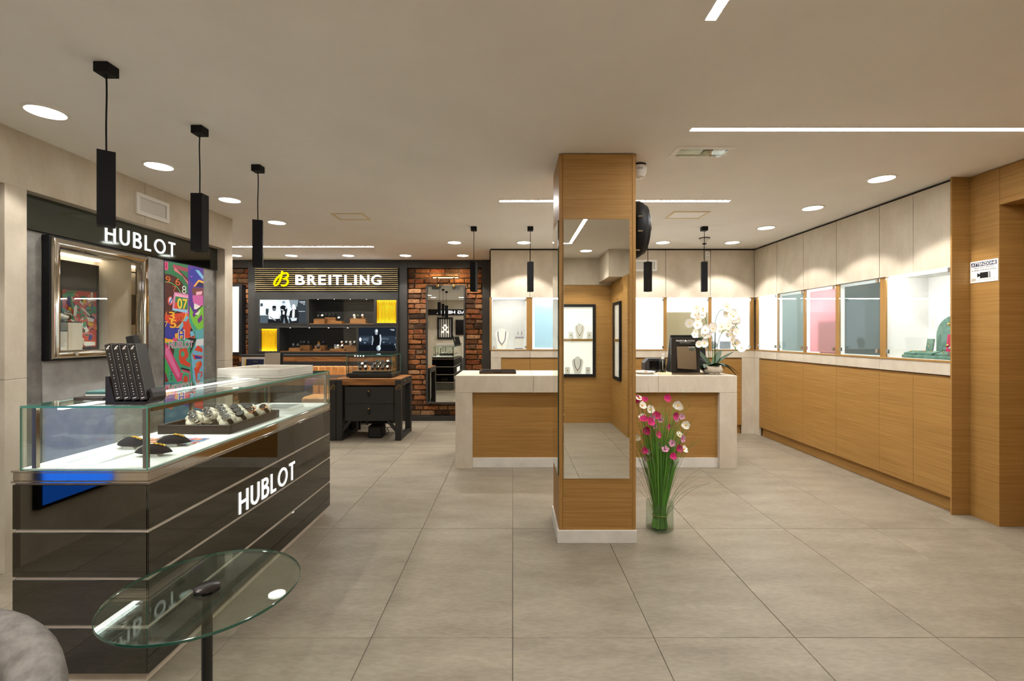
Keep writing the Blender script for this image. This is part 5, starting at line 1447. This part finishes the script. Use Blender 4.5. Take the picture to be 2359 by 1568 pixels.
def row(pxs, yd, z, name, group, kinds_, s=1.0):
    for i, px in enumerate(pxs):
        cm, dm, sm, w_ = kinds_[i % len(kinds_)]
        x = (px - HX) * (YF + yd) / F
        mini('%s watch on the %s, %s from the left' % (w_, name, ORD[i]), x, YF + yd + .03, z, cm, dm, group, sm, s)
KK = [('chrome', 'black_matte', 'black_matte', 'steel'), ('chrome', 'white_satin', 'black_matte', 'white dialled'), ('chrome', 'navy', 'black_matte', 'blue dialled'), ('chrome', 'leaf', 'black_matte', 'green dialled')]
g1, g2 = 'watches in the upper wall case', 'watches in the lower wall case'
sx = 1.05
_, _, zt = block(cb(932), cb(1095), cv(482), 746, .05, .10, 'left walnut block in the upper wall case'); row((cb(993), cb(1055)), .06, zt, 'left upper block', g1, KK, sx)
_, _, zt = block(cb(1100), cb(1262), cv(463), 746, .16, .10, 'middle walnut block in the upper wall case'); row((cb(1106), cb(1168), cb(1232)), .17, zt, 'middle upper block', g1, KK[2:] + KK[:1], sx)
_, _, zt = block(cb(1140), cb(1355), cv(516), 746, .05, .10, 'low walnut block in the upper wall case'); row((cb(1305),), .06, zt, 'low upper block', g1, KK[1:], sx)
_, _, zt = block(cb(1478), cb(1712), cv(480), 746, .06, .12, 'right walnut block in the upper wall case'); row((cb(1535), cb(1595), cb(1660)), .07, zt, 'right upper block', g1, [('gold', 'white_satin', 'white_satin', 'gold'), ('chrome', 'leaf', 'black_matte', 'green dialled'), ('rose_gold', 'white_satin', 'tan_leather', 'rose gold')], sx)
_, _, zt = block(cb(556), cb(722), cv(922), 810, .05, .10, 'low left walnut block in the lower wall case'); row((cb(620), cb(690)), .06, zt, 'low left lower block', g2, [KK[2], KK[0]], sx)
_, _, zt = block(cb(728), cb(872), cv(882), 810, .16, .10, 'tall left walnut block in the lower wall case'); row((cb(735), cb(780), cb(846)), .17, zt, 'tall left lower block', g2, [KK[0], KK[2], KK[0]], sx)
_, _, zt = block(cb(943), cb(1100), cv(882), 810, .17, .10, 'middle rear walnut block in the lower wall case'); row((cb(1000), cb(1072)), .18, zt, 'middle rear lower block', g2, [('gold', 'gold', 'tan_leather', 'yellow'), ('black_metal', 'navy', 'black_matte', 'black')], sx)
_, _, zt = block(cb(920), cb(1042), cv(937), 810, .04, .10, 'middle front walnut block in the lower wall case'); row((cb(990),), .05, zt, 'middle front lower block', g2, [KK[2]], sx)
_, _, zt = block(cb(1170), cb(1390), cv(937), 810, .04, .10, 'low right walnut block in the lower wall case'); row((cb(1250), cb(1292), cb(1355)), .05, zt, 'low right lower block', g2, [('chrome', 'navy', 'white_satin', 'white strapped'), ('chrome', 'white_satin', 'white_satin', 'all white'), KK[1]], sx)
_, _, zt = block(cb(1310), cb(1572), cv(882), 810, .17, .10, 'tall right walnut block in the lower wall case'); row((cb(1350), cb(1417), cb(1478), cb(1540)), .18, zt, 'tall right lower block', g2, [('rose_gold', 'white_satin', 'tan_leather', 'rose gold'), KK[1], ('gold', 'white_satin', 'white_satin', 'gold'), KK[1]], sx)

# ---- sideboard under the wall unit
SY = 6.66
t = thing('sideboard', 'low dark sideboard with walnut drawers under the wall unit', 'sideboard', ((UX0 + UX1) / 2, SY, 0))
MB().box(UX0 - .12, UX1, SY + .02, YF + .02, .06, .975, 'charcoal', .002).build('body', t)
MB().box(UX0 - .12, UX1, SY - .005, YF - .007, .9755, 1.004, 'charcoal', .003).build('top', t)
cuts = [UX0 - .12, -3.50, -3.14, -2.31, -1.705]
for i in range(4):
    MB().box(cuts[i] + .002, cuts[i + 1] - .002, SY, SY + .0195, .905, .972, 'walnut', .001).build('drawer', t)
    d = MB().box(cuts[i] + .002, cuts[i + 1] - .002, SY, SY + .0195, .08, .902, 'charcoal', .001).build('door', t)
    hx = cuts[i + 1] - .10 if i % 2 == 1 else cuts[i] + .06
    MB().ell((hx, SY - .010, .80), (.014, .009, .05), 'black_matte', 10, 8).cyl((hx, SY - .012, .835), (hx, SY - .0225, .835), .009, 'brass', 10).build('leather_pull', d, True)

# ---- tan banquette
def channel_chair(x0, x1, y0, label):
    t = thing('leather_bench', label, 'bench', ((x0 + x1) / 2, y0 + .25, 0))
    n = int((x1 - x0) / .085)
    for i in range(n):
        xa = x0 + (x1 - x0) * i / n; xb = x0 + (x1 - x0) * (i + 1) / n
        b = MB(); b.box(xa + .001, xb - .001, y0 + .36, y0 + .42, .44, .842, 'tan_leather', .011); b.build('back_channel', t, True)
    MB().box(x0, x1, y0, y0 + .355, .34, .45, 'tan_leather', .03).build('seat', t, True)
    for x in (x0 + .04, x1 - .07):
        for y in (y0 + .03, y0 + .37): MB().box(x, x + .03, y, y + .03, 0, .338, 'black_metal').build('leg', t)
channel_chair(-2.86, -2.03, 6.215, 'tan leather bench with channelled back behind the black steel tables')

# ---- black steel tables with walnut tops
def steel_table(x0, x1, y0, y1, label, drawers, logos):
    t = thing('steel_table', label, 'table', ((x0 + x1) / 2, (y0 + y1) / 2, 0))
    lw, th = .072, .085
    MB().box(x0 + .004, x1 - .004, y0 + .006, y1, .675, .752, 'walnut', .002).build('table_top', t)
    for xs, sg in ((x0, 1), (x1, -1)):
        xa, xb = (xs, xs + lw) if sg > 0 else (xs - lw, xs)
        for ya in (y0 - .004, y1 - .076):
            MB().box(xa, xb, ya, ya + .08, 0, .74, 'charcoal', .002).build('leg', t)
        MB().box(xa + .004, xb - .004, y0 + .077, y1 - .077, .0, .05, 'charcoal', .002).build('bottom_rail', t)
        MB().box(xa + (.05 if sg < 0 else -.001), xb + (.001 if sg < 0 else -.05), y0 + .077, y1 - .077, .66, .745, 'charcoal', .001).build('side_rail', t)
        for yy in ((y0 + .2, y0 + .4) if sg < 0 and drawers else ()): MB().cyl((xs - sg * .002, yy, .71), (xs + sg * -.006, yy, .71), .009, 'brass', 10).build('brass_bolt', t)
        b = MB(); xk = xb if sg > 0 else xa
        b.prism([(0, 0), (sg * .10, .12), (sg * .10, .16), (0, .06)] if sg > 0 else [(0, 0), (0, .06), (-.10, .16), (-.10, .12)], (xk, y0 + .05, .10), X_, Z_, (0, -1, 0), .04, 'charcoal'); b.build('brace', t)
    if drawers:
        MB().box(x0 + .10, x1 - .10, y0 + .05, y1 - .03, .232, .655, 'charcoal').build('drawer_body', t)
        for za, zb_ in ((.235, .443), (.447, .652)):
            d = MB().box(x0 + .10, x1 - .098, y0 + .02, y0 + .049, za, zb_, 'charcoal', .002).build('drawer', t)
            hx = (x0 + x1) / 2 + .0; hz = zb_ - .075
            MB().ell((hx, y0 + .012, hz - .012), (.016, .010, .042), 'black_matte', 10, 8).cyl((hx, y0 + .01, hz + .024), (hx, y0 - .004, hz + .024), .010, 'brass', 10).build('leather_pull', d, True)
    for xs in logos:
        b = MB(); script_b(b, (xs, y0 - .0045, .655), FRAME_FRONT, .065, 'brass', .003, .08); b.build('emblem', t)
    return t
steel_table(-2.148, -1.358, 5.60, 6.19, 'black steel table with walnut top and two drawers, carrying the small glass case', True, (-1.394,))
steel_table(-3.52, -2.154, 5.60, 6.14, 'black steel table with walnut top behind the glass counter', False, (-2.19,))
t = thing('writing_pad', 'dark leather pad covering the walnut table behind the counter', 'pad', (-2.7, 5.87, .7525))
MB().box(-3.1, -2.19, 5.64, 6.12, .7525, .757, 'book_black', .001).build('pad', t)
t = thing('power_box', 'black power box with cable on the floor under the drawer table', 'box', (-1.71, 5.80, 0))
MB().box(-1.80, -1.625, 5.72, 5.90, .004, .155, 'black_matte', .012).build('body', t)
b = MB()
for i in range(5): b.box(-1.775, -1.65, 5.7185, 5.7205, .035 + i * .02, .045 + i * .02, 'charcoal')
b.build('vent', t)
MB().tube([(-1.63, 5.80, .14), (-1.58, 5.80, .12), (-1.56, 5.80, .06), (-1.58, 5.79, .03), (-1.60, 5.79, .08), (-1.57, 5.8, .13), (-1.49, 5.83, .10), (-1.42, 5.86, .06), (-1.40, 5.9, .058)], .005, 'black_matte').build('cable', t, True)

# glass case on the drawer table
gx0, gx1, gy0, gy1, gz0, gz1 = -2.07, -1.50, 5.72, 6.17, .753, 1.034
t = thing('table_showcase', 'small glass case of watches on the black drawer table', 'showcase', ((gx0 + gx1) / 2, (gy0 + gy1) / 2, gz0))
MB().box(gx0 + .03, gx1 - .03, gy0 + .02, gy1 - .02, gz0, gz0 + .009, 'black_matte').build('foot', t)
MB().box(gx0, gx1, gy0, gy1, gz0 + .010, gz0 + .050, 'charcoal', .003).build('base', t)
def pane2(x0, x1, y0, y1, z0, z1, nm, nrm):
    b = MB(); b.box(x0, x1, y0, y1, z0, z1, 'case_glass'); k = b.slot('glass_edge')
    for i, f in enumerate(b.f):
        p = [Vector(b.v[q]) for q in f]; nn = (p[1] - p[0]).cross(p[2] - p[0]).normalized()
        if abs(nn[nrm]) < .5: b.m[i] = k
    b.build(nm, t)
pane2(gx0, gx1, gy0, gy0 + .005, gz0 + .051, gz1, 'front_pane', 1); pane2(gx0, gx1, gy1 - .005, gy1, gz0 + .051, gz1, 'back_pane', 1)
pane2(gx0, gx0 + .005, gy0 + .0055, gy1 - .0055, gz0 + .051, gz1, 'side_pane', 0); pane2(gx1 - .005, gx1, gy0 + .0055, gy1 - .0055, gz0 + .051, gz1, 'side_pane', 0)
pane2(gx0, gx1, gy0, gy1, gz1 + .0005, gz1 + .006, 'top_pane', 2)
b = MB(); f = .006
for z in (gz0 + .052, gz1 - .028): b.box(gx0 + .02, gx1 - .02, gy0 + .012, gy0 + .018, z, z + f, 'black_matte')
for x in (gx0 + .02, gx1 - .026): b.box(x, x + f, gy0 + .012, gy0 + .018, gz0 + .052, gz1 - .022, 'black_matte')
b.build('inner_frame', t)
MB().box(gx0 + .06, gx1 - .04, gy0 + .04, gy1 - .05, gz0 + .052, gz0 + .078, 'black_matte', .002).build('riser', t)
MB().box(gx0 + .08, gx1 - .04, gy0 + .05, gy1 - .06, gz0 + .0785, gz0 + .088, 'walnut', .001).build('display_board', t)
MB().box(gx0 + .08, gx1 - .04, gy0 + .046, gy0 + .0495, gz0 + .079, gz0 + .087, 'brass').build('front_edge', t)
for i in range(4): MB().cyl((gx0 + .10 + i * .035, gy0 + .03, gz1 - .012), (gx0 + .10 + i * .035, gy0 + .03, gz1 - .006), .006, 'case_led', 10).build('spotlight', t)
zz = gz0 + .0885
for r, (yy, dz, pxs) in enumerate(((gy0 + .07, 0, (828, 841, 856.5, 868.5, 880.5, 892)), (gy0 + .16, .032, (834, 862, 873, 884)), (gy0 + .25, .060, (842, 869, 880.5, 893, 900)))):
    for i, px in enumerate(pxs):
        x = (px - HX) * yy / F
        if dz: tag(MB().box(x - .018, x + .018, yy + .006, yy + .045, zz, zz + dz, 'walnut', .001).build('display_block'), 'small walnut block in the table case, row %s, %s from the left' % (['front', 'middle', 'back'][r], ORD[i]), 'block', 'blocks in the table case')
        k = KK[(i + r) % 4]
        mini('%s watch in the small table case, %s row, %s from the left' % (k[3], ['front', 'middle', 'back'][r], ORD[i]), x, yy + .026, zz + dz + .0003, k[0], k[1], 'watches in the table case', k[2], 1.0)

# brochures on the rear table
t = thing('brochure_holder', 'white brochure holder with a dark blue watch brochure on the rear table', 'brochure holder', (-3.29, 5.80, .753))
MB().box(-3.44, -3.13, 5.84, 5.846, .753, 1.005, 'white_satin').box(-3.44, -3.13, 5.74, 5.845, .753, .758, 'white_satin').build('holder', t)
tb = thing('brochure', 'dark blue brochure with a watch picture and yellow spine', 'brochure', (-3.27, 5.80, .76)); tb.rotation_euler = (-.10, 0, 0)
MB().box(-.10, .12, 0, .008, 0, .222, 'navy', .001).build('cover', tb, False, True)
MB().box(-.113, -.1005, 0, .008, 0, .222, flat((226, 176, 30))).build('spine', tb, False, True)
b = MB()
for r, wd in ((.085, .006), (.07, .003), (.06, .004), (.045, .003)):
    b.ribbon([(.02 + r * math.cos(k / 24 * 6.283), .10 + r * .55 * math.sin(k / 24 * 6.283)) for k in range(24)], wd, (0, -.0003, 0), *FRAME_FRONT, .0004, flat((170, 180, 200)), True)
text(b, 'BREITLING', (-.01, -.0003, .19), FRAME_FRONT, .055, .008, flat((220, 190, 110)), .0004); b.build('print', tb, False, True)
tb2 = thing('price_card', 'plain beige upright card standing next to the brochure holder', 'card', (-3.03, 5.80, .7575))
MB().box(-3.125, -2.93, 5.80, 5.808, .7575, 1.06, 'taupe', .001).build('card', tb2)
MB().box(-2.9295, -2.915, 5.802, 5.85, .7575, 1.055, 'black_matte').build('side', tb2)

# white board in a black frame on the left brick strip
t = thing('framed_board', 'white lit board in a black frame on the brick strip at the far left', 'light box', (-4.25, 6.86, .98))
x1, zt = PX(559, 655, 6.86)[0], PX(0, 655, 6.86)[2]; zb_ = PX(0, 817, 6.86)[2]; x0 = x1 - .75
b = MB(); e = .045
b.box(x0, x1, 6.84, 6.945, zt - .03, zt, 'black_matte').box(x0, x1, 6.84, 6.945, zb_, zb_ + .04, 'black_matte').box(x0, x0 + e, 6.84, 6.945, zb_ + .04, zt - .03, 'black_matte').box(x1 - e, x1, 6.84, 6.945, zb_ + .04, zt - .03, 'black_matte'); b.build('frame', t)
MB().box(x0 + e, x1 - e, 6.85, 6.93, zb_ + .04, zt - .03, mat('board_white', (232, 232, 228), .5, emit=(232, 232, 226), es=.25)).build('board', t)

# ---- mirror on the brick wall with a brass picture lamp
t = thing('wall_mirror', 'tall grey framed mirror hanging on the brick wall', 'mirror', (-.99, 6.85, .25))
x0, z1 = PX(981, 656, 6.86)[0], PX(0, 656, 6.86)[2]; x1, z0 = PX(1072, 930, 6.86)[0], PX(0, 930, 6.86)[2]
e = .026
for (xa, xb, za, zb_) in ((x0, x0 + e, z0, z1), (x1 - e, x1, z0, z1), (x0 + e, x1 - e, z1 - e, z1), (x0 + e, x1 - e, z0, z0 + e)):
    MB().box(xa, xb, 6.855, 6.93, za, zb_, 'anthracite', .001).build('frame_bar', t)
MB().box(x0 + e, x1 - e, 6.872, 6.880, z0 + e, z1 - e, 'mirror').build('glass', t)
for xc in ((x0 * .76 + x1 * .24), (x0 * .24 + x1 * .76)):
    MB().box(xc - .055, xc + .055, 6.860, 6.8715, z1 - e - .04, z1 - e, 'anthracite').build('bracket_plate', t)
t = thing('picture_lamp', 'slim brass picture lamp above the mirror on the brick wall', 'lamp', (-.99, 6.8, 2.1))
za = PX(0, 637.5, 6.80)[2]; xa, xb = PX(996, 0, 6.80)[0], PX(1057, 0, 6.80)[0]
MB().cyl((xa, 6.80, za), (xb, 6.80, za), .011, 'brass', 14).build('tube', t, True)
MB().box(xa + .01, xb - .01, 6.796, 6.812, za - .014, za - .010, 'led_warm').build('led_strip', t)
for px in (1007, 1045.5):
    xc = PX(px, 0, 6.80)[0]
    b = MB().tube([(xc, 6.80, za), (xc, 6.81, za - .06), (xc, 6.83, za - .10), (xc, 6.85, za - .115)], .006, 'black_metal').cyl((xc, 6.80, za - .015), (xc, 6.80, za + .015), .014, 'brass', 12).box(xc - .018, xc + .018, 6.825, 6.854, za - .15, za - .112, 'brass', .004); b.build('bracket', t, True)
spot('picture_lamp_light', (0, .01, za - 2.13), 4, 165, (1, .80, .52), .6, .03, t, (math.radians(-25), 0, 0))
for xs in (-.28, .28):
    spot('picture_lamp_light', (xs * .6, .02, za - 2.06), 1.3, 170, (1, .76, .45), .6, .02, t, (math.radians(75), 0, 0))

# ================================================================ JEWELLERY IN THE SHOWCASES
def bust(x, y, z, ht, label, cord, face=(0, -1), chain=None):
    t = thing('necklace_bust', label, 'jewellery bust', (x, y, z)); t.rotation_euler = (-.16, 0, 0 if face == (0, -1) else -math.pi / 2 if face[0] < 0 else math.pi)
    s = ht / .30
    prof = [(-.055, 0), (.055, 0), (.10, .20), (.092, .245), (.05, .27), (.03, .30), (-.03, .30), (-.05, .27), (-.092, .245), (-.10, .20)]
    b = MB(); b.prism([(p * s, q * s) for p, q in prof], (0, .02, 0), X_, Z_, (0, -1, 0), .02, 'white_satin'); b.build('bust', t, False, True)
    b = MB(); pts = [(-.058, .255), (-.055, .20), (-.045, .13), (-.02, .085), (0, .07), (.02, .085), (.045, .13), (.055, .20), (.058, .255)]
    b.tube([(p * s, -.004, q * s) for p, q in pts], .005 * s, cord, 6); b.build('necklace', t, True, True)
    b = MB(); b.ell((0, -.006, .062 * s), (.009 * s, .006, .013 * s), chain or 'gold', 10, 8); b.build('pendant', t, True, True)
    return t
SZ = 1.0975 + .0042
bust(-.145, YB + .16, SZ, .275, 'white bust wearing a dark blue necklace in the first back showcase', 'necklace_blue')
def earring_stand(x, y, z, label, w_=.10, h_=.13):
    t = thing('earring_stand', label, 'jewellery stand', (x, y, z))
    MB().box(x - w_ / 2, x + w_ / 2, y, y + .06, z, z + h_, 'white_satin', .003).build('block', t)
    MB().tube([(x - w_ * .45, y - .004, z + h_ + .006), (x, y - .006, z + h_ + .004), (x + w_ * .45, y - .004, z + h_ + .006)], .0045, 'necklace_blue', 6).build('bracelet', t, True)
    for sx_ in (-.02, .03): MB().tube([(x + sx_, y + .03, z + h_ + .09), (x + sx_, y + .03, z + h_ + .04)], [.002, .004], 'necklace_blue', 6).build('earring', t, True)
    MB().tube([(x - w_ * .5, y - .03, z + .006), (x + w_ * .35, y - .03, z + .006)], .005, 'necklace_blue', 6).build('second_bracelet', t, True)
earring_stand(.09, YB + .12, SZ, 'white stand with blue bracelet and earrings beside the necklace bust', .13, .15)
earring_stand(.72, YB + .11, SZ, 'white stand with blue bracelet at the right of the pale blue showcase', .10, .15)
t = thing('ring_box', 'small open ring box beside the bust in the first back showcase', 'box', (-.245, YB + .08, SZ))
MB().box(-.262, -.228, YB + .07, YB + .10, SZ, SZ + .022, 'taupe', .003).build('box', t); MB().ell((-.245, YB + .085, SZ + .03), (.008, .008, .008), 'rose_gold', 10, 8).build('ring', t, True)
for i, (x, w_) in enumerate(((2.70, .10), (2.86, .11))):
    t = thing('watch_box', ['dark round display box behind the frosted back showcase at the right', 'dark square display box in the back showcase at the right end'][i], 'box', (x, YB + .2, SZ))
    MB().box(x - w_ / 2, x + w_ / 2, YB + .15, YB + .24, SZ, SZ + .10, flat((130, 134, 142)), .03 if i == 0 else .004).build('box', t)
t = thing('gift_bag', 'pink paper bag standing inside the pink showcase', 'bag', (XR + .2, 4.68, SZ))
MB().box(XR + .045, XR + .16, 4.53, 4.80, SZ, SZ + .33, flat((206, 60, 84)), .004).build('bag', t)
bust(1.60, YB + .22, SZ, .16, 'small pale bust behind frosted glass right of the column', 'rose_gold')
# green velvet set
vt = 'green velvet'
t = thing('velvet_tray', 'flat green velvet tray in the right showcase', 'tray', (3.28, 3.6, SZ))
MB().box(3.20, 3.45, 3.33, 3.79, SZ, SZ + .024, 'green_velvet', .006).build('tray', t)
zt = SZ + .0245
t = thing('velvet_arch', 'large green velvet arch with a gold pendant in the right showcase', 'jewellery stand', (3.43, 3.55, zt))
def archpoly(w_, h_, n=16): return [(-w_, 0), (w_, 0)] + [(w_ * math.cos(math.pi * k / n), h_ - w_ + w_ * math.sin(math.pi * k / n)) for k in range(n + 1)]
MB().prism(archpoly(.165, .315), (3.44, 3.55, zt), *FRAME_RIGHT, .02, 'green_velvet').build('arch', t)
MB().prism(archpoly(.125, .235), (3.418, 3.53, zt), *FRAME_RIGHT, .015, 'green_velvet').build('inner_arch', t)
b = MB().tube([(3.415, 3.61, zt + .30), (3.414, 3.598, zt + .25), (3.415, 3.588, zt + .30)], .0018, 'gold'); b.ell((3.412, 3.598, zt + .243), (.01, .012, .012), 'gold', 10, 8); b.build('gold_pendant', t, True)
t = thing('velvet_pillar', 'upright green velvet plate with small pendants in the right showcase', 'jewellery stand', (3.31, 3.66, zt)); t.rotation_euler = (0, .15, 0)
MB().box(-.008, .008, -.03, .03, 0, .13, 'green_velvet', .004).build('plate', t, False, True)
MB().ell((-.011, 0, .07), (.004, .007, .005), 'rose_gold', 8, 6).build('pendant', t, True, True); MB().ell((-.011, 0, .03), (.004, .007, .005), 'steel', 8, 6).build('pendant', t, True, True)
t = thing('magenta_plate', 'magenta velvet plate with three hanging pendants in the right showcase', 'jewellery stand', (3.345, 3.50, zt)); t.rotation_euler = (0, .12, 0)
MB().box(-.006, .006, -.055, .055, 0, .165, 'magenta_velvet', .003).build('plate', t, False, True)
for i, (y, zz, mm) in enumerate(((.035, .085, 'gold'), (.012, .065, 'steel'), (-.02, .035, 'rose_gold'))):
    b = MB().tube([(-.008, y + .002, .163), (-.010, y, zz)], .0018, 'gold'); b.ell((-.014, y, zz - .008), (.008, .011, .011), mm, 10, 8); b.build('pendant', t, True, True)
for i, (x, y, sx_, sy_, mm, lb) in enumerate(((3.24, 3.72, .035, .05, 'green_velvet', 'small green velvet wedge with rings at the left of the tray'), (3.25, 3.60, .035, .07, 'green_velvet', 'long green velvet wedge with rings in the middle of the tray'),
                                             (3.30, 3.73, .03, .035, 'magenta_velvet', 'small magenta velvet pad behind the left wedge'), (3.235, 3.43, .03, .06, 'green_velvet', 'green velvet pad with gold earrings at the right of the tray'))):
    t = thing('ring_pad', lb, 'jewellery stand', (x, y, zt), 'velvet ring pads')
    MB().prism([(-sx_, 0), (sx_, 0), (sx_, .034), (-sx_, .016)], (x, y - sy_, zt), X_, Z_, Y_, 2 * sy_, mm).build('pad', t)
    for k in (-.4, .4): MB().ell((x, y + k * sy_, zt + .029), (.006, .006, .006), 'gold', 8, 6).build('ring', t, True)
t = thing('price_tag', 'small white card on the floor of the right showcase', 'card', (3.23, 3.84, SZ)); MB().box(3.21, 3.25, 3.81, 3.87, SZ, SZ + .006, 'paper', .001).build('card', t)

# ================================================================ REAR END, SEEN ONLY IN THE MIRRORS
def framed_case(O, frame, wd, ht, label, shelf):
    U, V, N = (Vector(a) for a in frame); O = Vector(O)
    t = thing('framed_showcase', label, 'showcase', O)
    def q(nm, u0, u1, v0, v1, d0, d1, m):
        return MB().prism([(u0, v0), (u1, v0), (u1, v1), (u0, v1)], O + N * d0, U, V, N, d1 - d0, m).build(nm, t)
    e = .04
    q('frame_bar', 0, wd, 0, e, .001, .03, 'black_matte'); q('frame_bar', 0, wd, ht - e, ht, .001, .03, 'black_matte'); q('frame_bar', 0, e, e, ht - e, .001, .03, 'black_matte'); q('frame_bar', wd - e, wd, e, ht - e, .001, .03, 'black_matte')
    q('back_panel', e, wd - e, e, ht - e, .001, .004, mat('case_back_' + label[:5], (226, 222, 216), .7, emit=(226, 222, 216), es=.55))
    q('shelf', e, wd - e, shelf, shelf + .035, .0045, .02, 'oak')
    q('glass_door', e, wd - e, e, ht - e, .022, .025, 'case_glass')
    q('lock', wd * .5 - .012, wd * .5 + .012, ht + .03, ht + .055, .001, .014, 'steel')
    return t, O, U, V, N
for (O, fr, wd, lb) in (((1.21, -1.049, .676), FRAME_REAR, .95, 'black framed lit showcase in the oak rear wall'), ((1.439, -.80, .676), ((0, 1, 0), Z_, (-1, 0, 0)), .42, 'narrow black framed showcase in the oak side wall, seen in the column mirror')):
    fr = fr if fr is FRAME_REAR else ((0, 1, 0), Z_, (-1, 0, 0))
    t, O, U, V, N = framed_case(O, fr, wd, 1.06, lb, .52)
b_ = [(.95, .72, .25, 'plum', 'white bust with a plum necklace in the framed rear showcase'), (.98, 1.235, .22, 'rose_gold', 'small beige bust with pearl strands in the framed rear showcase')]
for x, z, hh, cm, lb in b_:
    o = bust(x, -1.040, z, hh, lb, cm, (0, 1)); o.rotation_euler = (-.02, 0, math.pi); o.scale = (1, .3, 1)
for i, (x, z) in enumerate(((1.10, .72), (.80, .72), (1.12, 1.235), (.85, 1.235))):
    t = thing('ring_stand', 'small white jewellery card in the framed rear showcase, %s' % ['lower right', 'lower left', 'upper right', 'upper left'][i], 'jewellery stand', (x, -1.04, z))
    MB().box(x - .035, x + .035, -1.043, -1.034, z, z + .10, 'white_satin', .002).build('card', t); MB().ell((x, -1.031, z + .05), (.006, .003, .012), 'gold', 8, 6).build('jewel', t, True)

t = thing('sign_band', 'black band with lit TAG HEUER lettering on the rear wall', 'sign', (-1.9, -1.04, 1.93))
MB().box(-2.72, -.9, -1.049, -.99, 1.935, 2.115, 'black_matte').build('band', t)
b = MB(); text(b, 'TAG HEUER', (-1.38, -.9895, 1.975), FRAME_REAR, 1.05, .095, 'letter_lit', .01, .012); b.build('lettering', t)
t = thing('lattice_window', 'black framed lattice display with round lights on the rear wall', 'showcase', (-2.17, -1.04, 1.2))
b = MB()
for (xa, xb, za, zb_) in ((-2.42, -1.92, 1.80, 1.86), (-2.42, -1.92, 1.16, 1.22), (-2.42, -2.36, 1.22, 1.80), (-1.98, -1.92, 1.22, 1.80)): b.box(xa, xb, -1.049, -1.01, za, zb_, 'black_matte')
b.build('frame', t)
MB().box(-2.36, -1.98, -1.049, -1.045, 1.22, 1.80, 'white_satin').build('back_panel', t)
for i in range(5): MB().box(-2.34 + i * .075, -2.31 + i * .075, -1.044, -1.03, 1.22, 1.80, 'charcoal').build('bar', t)
for i, (x, z) in enumerate(((-2.17, 1.60), (-2.23, 1.53), (-2.11, 1.53), (-2.17, 1.46), (-2.25, 1.39), (-2.09, 1.39))): MB().ell((x, -1.015, z), (.022, .014, .022), 'led_warm', 10, 8).build('bulb', t, True)
t = thing('monitor', 'black wall monitor beside the lattice display on the rear wall', 'monitor', (-1.55, -1.03, 1.3))
MB().box(-1.83, -1.2, -1.049, -1.0, 1.30, 1.78, 'screen_black', .003).build('panel', t)
t = thing('blue_light_box', 'bright blue light box low on the left wall behind the camera', 'light box', (-2.72, .5, .3))
MB().box(-2.7295, -2.69, .24, .74, .29, 1.01, 'black_matte', .003).build('frame', t)
MB().box(-2.6895, -2.686, .26, .72, .31, .99, mat('blue_lit', (10, 92, 214), .5, emit=(10, 92, 214), es=.8)).build('picture', t)
